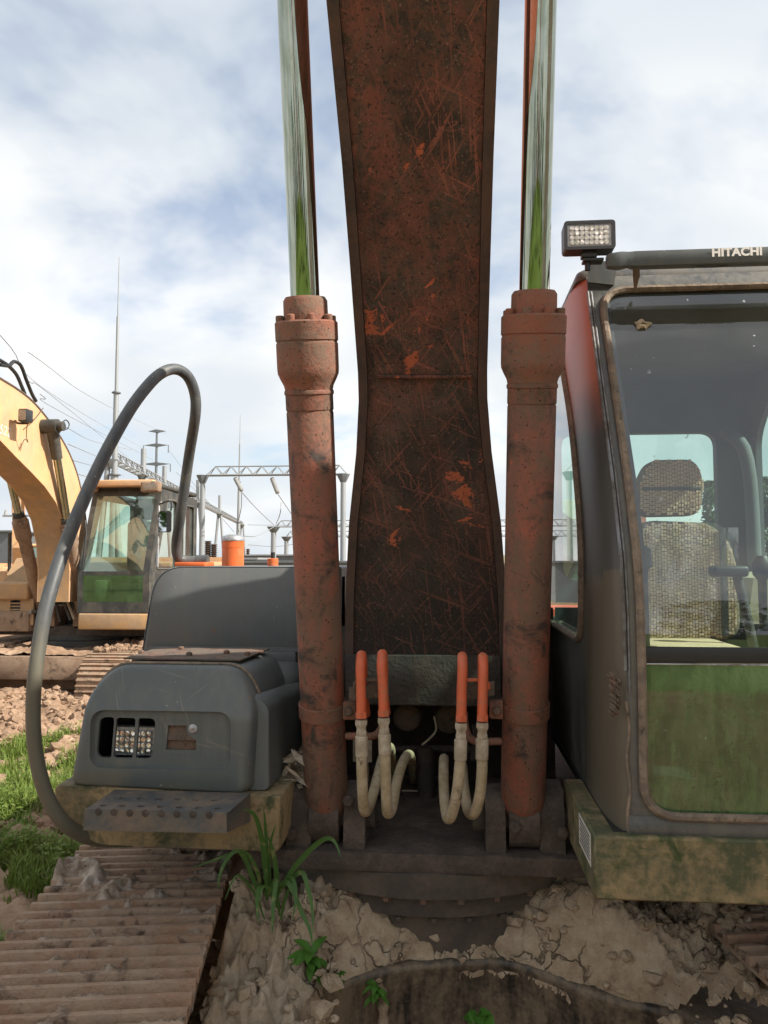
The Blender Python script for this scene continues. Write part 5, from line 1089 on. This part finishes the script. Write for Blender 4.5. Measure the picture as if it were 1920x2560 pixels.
for py in (1508, 1516, 1524):
    z = at(38, py, 10.1).z; m = MB(); m.box((at(24, py, 10.1).x, 10.104, z - .008), (at(52, py, 10.1).x, 10.12, z + .008)); m.build('vent_slat', M['yellow_dirty'], T2)
a, b = at(-95, 1600, 10.08), at(70, 1524, 10.08); m = MB(); m.box((a.x, 10.07, a.z + .12), (b.x + .02, 10.6, b.z - .02), .02); m.build('skirt', M['brown_dust'], T2)
m = MB(); a = atx(20, 1462, -5.9); m.loft([[V((x, y, 1.72)) for x, y in ((-6.35, 10.55), (-5.62, 10.55), (-5.62, 11.6), (-6.35, 11.6))], [V((x, y, 2.08)) for x, y in ((-6.25, 10.75), (-5.74, 10.75), (-5.70, 11.6), (-6.25, 11.6))]], True, True, True); m.build('fuel_tank', M['yellow_dirty'], E2)
m = MB(); m.box((-6.35, 11.9, 1.14), (-3.9, 13.3, 2.02), .06); m.build('engine_hood', M['yellow_dirty'], E2)
m = MB(); ol = round_poly([(-6.45, 13.31), (-3.85, 13.31), (-4.0, 13.9), (-6.3, 13.9)], [.05, .05, .4, .4], 8); m.plate([[V((x, y, 1.05)) for x, y in ol]], (0, 0, 1.05)); m.build('counterweight', M['yellow'], E2)
# hoses at the boom foot
for i, (xs0, ys0, xs1, xe, ye) in enumerate(((112, 1440, 122, 118, 1535), (124, 1443, 134, 128, 1540), (160, 1440, 172, 176, 1550), (168, 1445, 180, 186, 1548), (140, 1450, 150, 150, 1555))):
    MB().tube(spline([at(xe, ye, 10.15), at(xs0 - 3, 1490, 10.15), at(xs0, ys0 + 12, 10.18), at((xs0 + xs1) / 2, ys0, 10.22), at(xs1, ys0 + 15, 10.3), at(xs1 + 3, 1480, 10.4)], 6), .020, 8).build('hose', M['fitting' if i % 2 else 'dark_metal'], E2)
for px, s in ((130, 1), (195, 1), (75, 1)):
    a = at(px, 1575, 10.3); m = MB(); m.box((a.x - .06, 10.25, 1.10), (a.x + .06, 10.6, 1.42), .02); m.build('lug', M['brown_dust'], E2)
c = at(75, 1530, 10.05); MB().cyl(c, c + V((.06, .35, .0)), .028, seg=12).build('pipe_stub', M['strip'], E2)
m = MB(); m.box((-5.6, 10.6, 1.14), (-4.8, 11.2, 1.5)); m.build('boom_bracket', M['dark_metal'], E2)
# ring and lower frame
m = MB(); m.lathe(V((-5.22, 10.95, .75)), V((-5.22, 10.95, 2)), [(0, .72), (.10, .72), (.11, .78), (.19, .78), (.20, .72), (.275, .72)], 64); R2 = m.build('slewing_ring', M['dark_metal'], E2)
for k in range(22):
    a = math.pi + math.pi * (k + .5) / 22; c = V((-5.22 + math.cos(a) * .77, 10.95 + math.sin(a) * .77, .86)); MB().lathe(c, c - V((0, 0, 1)), [(0, .026), (.04, .026)], 6).build('bolt', M['brown_dust'], R2)
m = MB(); ya = 9.55; zt3, zb3 = at(60, 1640, ya).z, at(60, 1690, ya).z
m.box((-6.1, ya, zb3 - .05), (-4.45, ya + 2.6, zt3), .02); m.box((-6.1, ya + .35, .35), (-4.45, ya + 2.4, zb3 - .051)); m.build('lower_frame', M['brown_dust'], E2)
track(E2, V((-4.16, 10.95, 0)), V((0, 1, 0)), V((1, 0, 0)), 1.50, .42, .46); track(E2, V((-6.28, 10.95, 0)), V((0, 1, 0)), V((1, 0, 0)), 1.50, .42, .46)
def em(x, y):
    n1 = fbm(x * 2.2, y * 2.2, 31, 4); return zt3 + .03 + .09 * max(0, n1) + .02 * fbm(x * 12, y * 12, 3, 3) - .30 * max(0, ya + .05 - y)
tag(heightfield('frame_mud', -6.05, -4.48, ya + .01, ya + .75, 90, 40, em, M['dirt'], E2), kind='stuff')
def tspot(): x = random.uniform(-4.44, -3.88); y = random.uniform(9.35, 10.8); return V((x, y, .92 + .02 * random.random()))
clods('track_clods', 420, tspot, .01, .05, M['dirt'], 5, 'clods of earth lying on the yellow excavator track', 'soil')

# ================================================================== further machines, simpler because little of them shows
def far_excavator(label, pos, rz, paint, boom_el):
    E = empty('parked_excavator', pos); tag(E, label, 'excavator', 'excavators parked in the yard')
    Mw = Matrix.Translation(V(pos)) @ Matrix.Rotation(rz, 4, 'Z')
    def fin(m, name, mat, par=E):
        bmesh.ops.transform(m.bm, matrix=Mw, verts=m.bm.verts); return m.build(name, mat, par)
    for sx in (-1, 1):
        o = round_poly([(-2.0, .45), (-1.6, .02), (1.6, .02), (2.0, .45), (1.6, .92), (-1.6, .92)], .3, 5); m = MB(); m.plate([[V((sx * 1.1 - .3, y, z)) for y, z in o]], (.6, 0, 0)); fin(m, 'track', M['brown_dust'])
    m = MB(); m.box((-.8, -1, .45), (.8, 1, .95)); fin(m, 'lower_frame', M['brown_dust'])
    m = MB(); m.box((-1.3, -.7, 1.0), (1.3, 2.2, 1.16)); fin(m, 'deck', M['dark_metal'])
    m = MB(); m.box((-1.3, .7, 1.161), (1.3, 2.2, 2.0), .06); fin(m, 'engine_hood', paint)
    o = round_poly([(-1.35, 2.21), (1.35, 2.21), (1.2, 2.8), (-1.2, 2.8)], [.05, .05, .4, .4], 6); m = MB(); m.plate([[V((x, y, 1.05)) for x, y in o]], (0, 0, 1.1)); fin(m, 'counterweight', paint)
    m = MB(); m.box((-1.3, -.6, 1.161), (-.45, .68, 1.85), .05); fin(m, 'fuel_tank', paint)
    m = MB(); m.cyl(V((.6, 1.5, 2.0)), V((.6, 1.5, 2.45)), .05, seg=12); fin(m, 'exhaust_pipe', M['dark_metal'])
    cab_ = empty('cab', Mw @ V((.85, 0, 1.2)), E)
    for x in (.45, 1.3):
        for y, y2 in ((-1.0, -.75), (.6, .6)): m = MB(); m.tube([V((x, y, 1.17)), V((x, y, 1.9)), V((x, y2, 2.85))], .05, 6); fin(m, 'pillar', M['dark_metal'], cab_)
    m = MB(); m.box((.38, -.85, 2.85), (1.37, .68, 2.97), .05, seg=3); fin(m, 'roof', paint, cab_)
    m = MB(); m.box((.40, -1.0, 1.161), (1.35, .66, 1.55), .02); fin(m, 'lower_shell', paint, cab_)
    for q in ([(.46, -1.0, 1.56), (1.29, -1.0, 1.56), (1.29, -1.0, 1.9), (.46, -1.0, 1.9)], [(.46, -1.0, 1.9), (1.29, -1.0, 1.9), (1.29, -.76, 2.84), (.46, -.76, 2.84)], [(1.32, -1.0, 1.56), (1.32, .6, 1.56), (1.32, .6, 2.84), (1.32, -.76, 2.84)], [(.43, -1.0, 1.56), (.43, .6, 1.56), (.43, .6, 2.84), (.43, -.76, 2.84)], [(.46, .62, 1.56), (1.29, .62, 1.56), (1.29, .62, 2.84), (.46, .62, 2.84)]):
        m = MB(); m.face([V(p) for p in q]); fin(m, 'pane', M['glass_far'], cab_)
    m = MB(); m.box((.65, 0, 1.56), (1.1, .5, 1.8), .04); m.box((.65, .38, 1.8), (1.1, .5, 2.5), .04); fin(m, 'seat', M['interior'], cab_)
    ca, sa = math.cos(boom_el), math.sin(boom_el)
    pf = [(0, -.2), (1.6, -.35), (2.8, -.05), (5.4, -.9), (5.5, -.6), (2.9, .55), (1.5, .35), (0, .2)]
    m = MB(); m.plate([[V((-.22, -.5 - (a * ca - b * sa), 1.7 + a * sa + b * ca)) for a, b in pf]], (.44, 0, 0)); fin(m, 'boom', paint)
    ex, ez = -.5 - (5.4 * ca + .75 * sa), 1.7 + 5.4 * sa - .75 * ca
    m = MB(); m.loft([[V((s_ * .15, ex + y, ez + z)) for s_, y, z in ((-1, -.2, .4), (1, -.2, .4), (1, .3, .3), (-1, .3, .3))], [V((s_ * .12, ex + y, max(.4, ez - 2.6) + z)) for s_, y, z in ((-1, .4, 0), (1, .4, 0), (1, .65, 0), (-1, .65, 0))]], True, True, True); fin(m, 'dipper_arm', paint)
    for sx in (-1, 1): m = MB(); m.tube([V((sx * .32, -.95, 1.3)), V((sx * .32, -.5 - 2.2 * ca + .1 * sa, 1.7 + 2.2 * sa))], .07, 8); fin(m, 'boom_cylinder', M['dark_metal'])
    m = MB(); m.tube(spline([V((-1.3, -.55, 1.85)), V((-1.3, -.5, 2.7)), V((-1.3, .2, 2.75)), V((-1.3, .5, 1.9))], 5), .025, 6); fin(m, 'handrail', M['dark_metal'])
    return E
far_excavator('small yellow machine with handrail far behind at the left edge of the picture', (-17.9, 31.0, -.25), R(28), M['yellow'], R(50))
far_excavator('pale excavator seen through the windows of the near cab', (1.35, 13.5, 0), R(3), M['beige'], R(12))

# unseen upright tank added beside the cab to shade the foreground
WT = empty('shade_tank', (2.95, 1.05, 0)); tag(WT, 'tall pale upright tank added out of view on the right to shade the foreground', 'tank')
MB().lathe(V((2.95, 1.05, .25)), V((2.95, 1.05, 9)), [(0, .80), (.05, .84)] + [(.05 + .55 * k + h, r) for k in range(8) for h, r in ((.02, .84), (.04, .865), (.07, .865), (.09, .84))] + [(4.5, .84), (4.62, .5), (4.68, .2)], 40).build('shade_shell', M['shade_tank_shell'], WT)
MB().lathe(V((2.95, 1.05, 0)), V((2.95, 1.05, 9)), [(0, .95), (.25, .95)], 32).build('shade_tank_plinth', M['galv'], WT)
lad = MB()
for sx in (-.2, .2): lad.tube([V((2.95 + sx, .12, .1)), V((2.95 + sx, .12, 4.9))], .02, 6)
for k in range(15): lad.tube([V((2.75, .12, .4 + .3 * k)), V((3.15, .12, .4 + .3 * k))], .014, 5)
lad.build('shade_tank_ladder', M['galv_dark'], WT)

# ================================================================== substation behind the yard
def lattice(m, A, B, hgt, wdt, n_, r):
    A, B = V(A), V(B); d = (B - A).normalized(); s = V((-d.y, d.x, 0)); U = V((0, 0, 1)); L_ = (B - A).length
    ch = [s * wdt / 2, -s * wdt / 2, U * hgt]
    for k, c in enumerate(ch): m.tube([A + c + (d * (L_ / n_ * .5) if k == 2 else V()), B + c - (d * (L_ / n_ * .5) if k == 2 else V())], r * 1.3, 5)
    for i in range(n_):
        p0, p1 = A + d * L_ * i / n_, A + d * L_ * (i + 1) / n_; pm = (p0 + p1) / 2 + U * hgt
        for c in ch[:2]: m.tube([p0 + c, pm], r, 4, caps=False); m.tube([pm, p1 + c], r, 4, caps=False)
        m.tube([p0 + ch[0], p1 + ch[1]], r * .8, 4, caps=False); m.tube([p0 + ch[0], p0 + ch[1]], r * .8, 4, caps=False)
def post(par, x, y, ztop, r, cap=True, aframe=0.0, cone=.45):
    m = MB()
    if aframe:
        for s in (-1, 1): m.cyl(V((x + s * aframe, y, 0)), V((x + s * r * .9, y, ztop)), r, r * .85, 12)
    else: m.cyl(V((x, y, 0)), V((x, y, ztop)), r, r * .9, 12)
    o = m.build('post', M['galv'], par)
    if cap:
        MB().lathe(V((x, y, ztop - cone)), V((x, y, 99)), [(0, r), (cone, r * 2.3), (cone + .03, r * 2.3)], 8).build('post_cap', M['galv_dark'], par)
    return o
def insulator(par, P, Q, r, n_=13):
    P, Q = V(P), V(Q); L_ = (Q - P).length; pf = []
    for k in range(n_): pf += [(L_ * (k + .1) / n_, r * .5), (L_ * (k + .45) / n_, r), (L_ * (k + .6) / n_, r), (L_ * (k + .95) / n_, r * .5)]
    return MB().lathe(P, Q, pf, 12).build('insulator', M['porcelain'], par)
def gz(py, d): return at(700, py, d).z
# gantry with hanging insulators, left of the boom
D = 44.0
G1 = empty('line_gantry', V((at(507, 1300, D).x, D, 0))); tag(G1, 'steel lattice gantry with two slanting insulators between handrail and left cylinder', 'gantry', 'substation gantries')
xA, xB = at(520, 1180, D).x, at(868, 1180, D).x; zB = gz(1187, D)
m = MB(); lattice(m, (xA, D, zB), (xB, D, zB), .52, .5, 9, .035); m.build('beam', M['galv'], G1)
post(G1, at(507, 1200, D).x, D, zB - .02, .17); post(G1, at(858, 1200, D).x, D, zB - .02, .17)
for (px, py, qx, qy) in ((588, 1191, 604, 1226), (680, 1191, 694, 1232)):
    insulator(G1, at(px, py + 5, D - .1), at(qx, qy, D - 1), .13)
D4 = 60.0
for i, (pts, lab) in enumerate((([(604, 1230, D - 1), (640, 1270, 50), (684, 1312, 58)], 'slack wire running down from the left gantry insulator'), ([(694, 1234, D - 1), (715, 1265, 48), (735, 1292, 56), (770, 1320, 60)], 'slack wire running down from the right gantry insulator'), ([(604, 1232, D - 1), (603, 1270, D), (594, 1310, D + 1), (597, 1330, D + 2)], 'thin jumper wire looping down beside the slim mast'), ([(703, 1255, D), (700, 1285, D), (690, 1310, 58)], 'curved jumper wire hanging from the right slack wire'), ([(606, 1340, 58), (640, 1340, 58), (684, 1318, 60)], 'sagging wire between the slim mast and the capped post'))):
    tag(MB().tube(spline([at(*p) for p in pts], 8), .024, 5).build('power_line', M['wire']), lab, 'wire', 'substation wires')
# second gantry further back, running behind the boom
D = 62.0
G2 = empty('line_gantry', (at(684, 1400, D).x, D, 0)); tag(G2, 'further low lattice gantry on capped posts crossing behind the boom', 'gantry', 'substation gantries')
zB = gz(1317, D); xs2 = [at(p, 1317, D).x for p in (684, 905, 1130, 1376, 1600)]
m = MB(); lattice(m, (xs2[0] + .2, D, zB), (xs2[-1], D, zB), .50, .5, 34, .035); m.build('beam', M['galv'], G2)
for x in xs2: post(G2, x, D, zB - .02, .24)
D = 85.0; G3 = empty('line_gantry', (at(716, 1400, D).x, D, 0)); tag(G3, 'farthest lattice gantry just above the grey roof behind the left cylinder', 'gantry', 'substation gantries')
zB = gz(1342, D); m = MB(); lattice(m, (at(716, 1342, D).x, D, zB), (at(1500, 1342, D).x, D, zB), .6, .6, 40, .04); m.build('beam', M['galv'], G3)
for p in (716, 880, 1100, 1340, 1490): post(G3, at(p, 1342, D).x, D, zB - .02, .26)
# long receding bus beam on A-frames with tall posts
P1 = at(278, 1150, 40.0); P2 = at(606, 1338, 118.0); zb = P1.z; P2.z = zb
BB = empty('bus_gantry', (P1.x, P1.y, 0)); tag(BB, 'long lattice bus beam receding from the tall lightning mast on A-frame posts', 'gantry', 'substation gantries')
m = MB(); lattice(m, P1, P2, .55, .6, 56, .035); m.build('beam', M['galv'], BB)
for t, ext in ((.0, 0), (.10, 1.75), (.19, 1.5), (.40, 2.2), (.62, 2.2), (.995, 0)):
    p = P1.lerp(P2, t); post(BB, p.x, p.y, zb, .17, True, .75)
    if ext: MB().cyl(V((p.x, p.y, zb)), V((p.x, p.y, zb + ext)), .17, .17, 12).build('tall_post', M['galv'], BB)
# lightning masts
def mast(px_b, py_b, px_t, py_t, D, r0, label):
    a = at(px_b, py_b, D); b = at(px_t, py_t, D); x = a.x; H = b.z; o = empty('lightning_mast', (x, D, 0)); tag(o, label, 'mast', 'lightning masts')
    seg = [(0, r0), (H * .36, r0 * .92), (H * .36, r0 * .72), (H * .60, r0 * .62), (H * .60, r0 * .42), (H * .82, r0 * .34), (H * .82, r0 * .18), (H, r0 * .08)]
    MB().lathe(V((x, D, 0)), V((b.x * .5 + x * .5, D, H)), seg, 12).build('pole', M['galv'], o)
    for f, k in ((.36, 1.5), (.60, 1.1)):
        MB().lathe(V((x, D, H * f - .12)), V((x, D, 99)), [(0, r0 * k), (.06, r0 * k)], 12).build('flange', M['galv_dark'], o)
    return o
mast(286, 1200, 298, 642, 40.0, .22, 'tall silver lightning mast rising left of the bent handrail')
mast(595, 1330, 603, 1036, 70.0, .20, 'slim lightning mast standing behind the gantry insulators')
# lattice pylon far away
D = 150.0; PY = empty('pylon', (at(393, 1300, D).x, D, 0)); tag(PY, 'distant dark transmission pylon with three crossarms inside the handrail loop', 'pylon')
x = at(390, 1200, D).x; zt = at(393, 1077, D).z
MB().cyl(V((x, D, 0)), V((x, D, zt)), .42, .22, 8).build('shaft', M['galv_dark'], PY)
for py, l, r in ((1078, 370, 415), (1113, 359, 421), (1160, 351, 426)):
    z = at(393, py, D).z; xl, xr_ = at(l, py, D).x, at(r, py, D).x
    arm = MB(); arm.loft([[V((xl, D, z)), V((x, D - .3, z + .35)), V((xr_, D, z)), V((x, D - .3, z - .35))], [V((xl, D + .15, z)), V((x, D + .3, z + .35)), V((xr_, D + .15, z)), V((x, D + .3, z - .35))]], True, True, True); AO = arm.build('crossarm', M['galv_dark'], PY)
    if py > 1090:
        for xx in (xl, xr_): MB().cyl(V((xx, D, z)), V((xx, D, z - 1.6)), .10, seg=6).build('insulator', M['galv_dark'], AO)
# overhead wires from upper left to the pylon and masts
wires = [((0, 838, 20), (160, 1005, 50), (359, 1122, 150), 'upper overhead power line crossing the sky left of the handrail'), ((70, 880, 24), (260, 1010, 60), (415, 1085, 150), 'overhead power line highest above the yellow boom'), ((60, 945, 22), (180, 1030, 45), (351, 1170, 150), 'overhead power line passing just over the yellow boom'), ((100, 985, 22), (200, 1055, 48), (426, 1172, 150), 'overhead power line ending at the lowest pylon arm'),
    ((150, 1060, 26), (240, 1105, 55), (330, 1125, 90), 'faint overhead power line beside the yellow boom shoulder'), ((170, 1110, 26), (240, 1140, 50), (290, 1160, 70), 'short overhead power line below the yellow boom shoulder'), ((180, 1150, 26), (250, 1170, 50), (310, 1190, 70), 'low overhead power line next to the yellow boom'), ((195, 1185, 26), (270, 1206, 50), (340, 1212, 70), 'lowest overhead power line just above the yellow cab roof'),
    ((420, 1122, 150), (500, 1230, 110), (585, 1330, 90), 'power line descending right from the pylon behind the handrail'), ((440, 1180, 90), (520, 1255, 100), (560, 1280, 118), 'power line behind the end of the handrail'), ((620, 1312, 90), (700, 1313, 90), (860, 1312, 90), 'thin level wire behind the hanging insulators'), ((620, 1362, 70), (690, 1366, 70), (760, 1356, 70), 'slightly sagging wire above the orange filler cap')]
for a, b, c, lab in wires:
    tag(MB().tube(spline([at(*a), at(*b), at(*c)], 10), .010 * (1 + a[2] / 45), 4).build('power_line', M['wire']), lab, 'wire', 'overhead power lines')
# bus equipment, control building, perimeter wall
for px, D, zt_, r, lab in ((520, 52, 1352, .26, 'dark bushing insulator on its stand right behind the yellow cab'), (535, 52, 1360, .24, 'second dark bushing insulator beside the orange filler cap'), (620, 75, 1372, .2, 'small dark bushing insulator right of the orange filler cap')):
    p = at(px, zt_, D); o = empty('bushing', (p.x, D, 0)); tag(o, lab, 'insulator', 'substation bushings'); zt2 = p.z; zb_i = at(px, zt_ + 42, D).z
    MB().lathe(V((p.x, D, zb_i)), V((p.x, D, 99)), [(0, r)] + [((zt2 - zb_i) * (k + h) / 9, r * q) for k in range(9) for h, q in ((.15, .65), (.5, 1), (.7, 1), (.95, .65))] + [(zt2 - zb_i, r * .5)], 12).build('porcelain', M['porcelain_brown'], o)
    MB().cyl(V((p.x, D, 0)), V((p.x, D, zb_i)), r * .7, seg=10).build('stand', M['galv'], o)
for px, D, w0, w1, py0, lab in ((660, 68, 600, 775, 1386, 'pale flat-topped transformer block behind the fuel tank'), (640, 46, 612, 640, 1394, 'small grey cabinet behind the orange filler cap')):
    a, b = at(w0, py0, D), at(w1, py0, D); o = empty('control_building', ((a.x + b.x) / 2, D, 0)); tag(o, lab, 'building'); m = MB(); m.box((a.x, D, 0), (b.x, D + 5, a.z - .12)); m.build('wall', M['galv_dark'], o); m = MB(); m.box((a.x - .15, D - .2, a.z - .119), (b.x + .15, D + 5.2, a.z)); m.build('roof', M['galv'], o)
def shed(px0, px1, py, D, lab, mat):
    a, b = at(px0, py, D), at(px1, py, D); o = empty('shed', ((a.x + b.x) / 2, D, 0)); tag(o, lab, 'building'); m = MB(); m.box((a.x, D, 0), (b.x, D + 6, a.z - .1)); m.build('wall', mat, o); m = MB(); m.box((a.x - .2, D - .2, a.z - .099), (b.x + .2, D + 6.2, a.z)); m.build('roof', M['galv_dark'], o)
shed(600, 900, 1402, 38, 'low grey shed whose roof shows above the fuel tank', M['galv_dark'])
shed(-10, 26, 1326, 45, 'small grey container standing far behind at the left edge', M['galv_dark'])
shed(1545, 1615, 1262, 60, 'red building wall behind the operator seat', M['cab_orange'])
# little pavilion on legs seen through the cab
D = 75; p = at(1566, 1222, D); o = empty('pavilion', (p.x, D, 0)); tag(o, 'small roofed lookout on legs seen through the cab rear window', 'pavilion')
MB().lathe(V((p.x, D, p.z - .2)), V((p.x, D, 99)), [(0, 1.1), (.3, .8), (.9, .3), (1.1, .05)], 6).build('roof', M['galv_dark'], o)
for sx in (-.6, .6): MB().cyl(V((p.x + sx, D, 0)), V((p.x + sx * .8, D, p.z - .2)), .15, seg=8).build('leg', M['galv'], o)
# transverse poles with crossarms seen under the yellow boom
D = 55; p = at(40, 1290, D); o = empty('utility_pole', (p.x, D, 0)); tag(o, 'utility pole with crossarm seen between the yellow boom cylinders', 'pole'); MB().cyl(V((p.x, D, 0)), V((p.x, D, at(40, 1230, D).z)), .14, seg=10).build('pole', M['galv'], o); m = MB(); a, b = at(8, 1290, D), at(96, 1290, D); m.box((a.x, D - .1, a.z - .07), (b.x, D + .1, a.z + .07)); m.build('crossarm', M['galv'], o)
for px in (14, 78, 90): q = at(px, 1290, D); MB().lathe(V((q.x, D, q.z)), V((q.x, D, 99)), [(0, .1), (.2, .12), (.5, .05)], 8).build('insulator', M['porcelain'], o)
# trees
def tree(x, y, h, r, seed, lab, conif=False):
    random.seed(seed); o = empty('tree', (x, y, 0)); tag(o, lab, 'tree', 'trees beyond the yard')
    tr = MB(); tr.tube([V((x, y, 0)), V((x + .05 * h * random.uniform(-1, 1), y, h * .5)), V((x, y, h * .92))], [h * .022, h * .014, h * .004], 7)
    for k in range(9):
        z = h * (.25 + .07 * k); a = random.uniform(0, 6.28); l = r * (.9 - .06 * k); tr.tube([V((x, y, z)), V((x + math.cos(a) * l * .6, y + math.sin(a) * l * .6, z + l * .35)), V((x + math.cos(a) * l, y + math.sin(a) * l, z + l * .5))], [h * .008, h * .005, h * .002], 5)
    tr.build('trunk', M['bark'], o); vs_, fs_ = [], []
    cl = [(random.gauss(0, .45), random.gauss(0, .45), random.random()) for _ in range(46)]
    for k in range(2600):
        cx, cy, cz = random.choice(cl); zf = min(1, max(0, cz + random.gauss(0, .05))); rr = r * ((1 - zf) * .95 + .08 if conif else math.sin(math.pi * (.12 + .82 * zf)) ** .7)
        c = V((x + cx * rr + random.gauss(0, .12) * r, y + cy * rr + random.gauss(0, .12) * r, h * (.16 + .84 * zf))); d = V((random.uniform(-1, 1), random.uniform(-1, 1), random.uniform(-.6, .6))).normalized(); e = d.orthogonal().normalized(); s_ = h * random.uniform(.008, .02); b0 = len(vs_)
        vs_ += [c - d * s_ * 1.6, c + e * s_, c + d * s_ * 1.6, c - e * s_]; fs_.append((b0, b0 + 1, b0 + 2, b0 + 3))
    pydata('crown', vs_, fs_, M['tree'], o, False, (x, y, h * .6))
for i, (px, D, pt, r, lab, cf) in enumerate(((1772, 58, 1205, 1.1, 'slender tree showing behind the right edge of the seat headrest', True), (1876, 55, 1190, 1.2, 'pointed conifer seen through the cab door window', True), (1908, 60, 1195, 1.9, 'broad tree beside the pointed conifer in the cab door window', False), (1985, 58, 1180, 2.0, 'tree hidden mostly by the right edge of the picture', False), (100, 50, 1350, 1.6, 'low bushy tree behind the yellow excavator boom cylinder', False), (125, 56, 1368, 1.7, 'round bush right beside the yellow boom underside', False), (30, 85, 1372, 2.0, 'faint tree at the far left horizon', False))):
    p = at(px, pt, D); tree(p.x, D, max(p.z, 2.0), r, 50 + i, lab, cf)

# unseen trees added along the far side of the meadow, behind the photographer to be mirrored in chrome and glass
for i in range(11):
    tree(-34 + i * 6.6 + (i % 3) * .9, -31 - (i % 2) * 3, 6.0 + (i * 37 % 5) * .5, 2.6, 90 + i, 'leafy tree in the unseen row added for reflections behind the photographer')
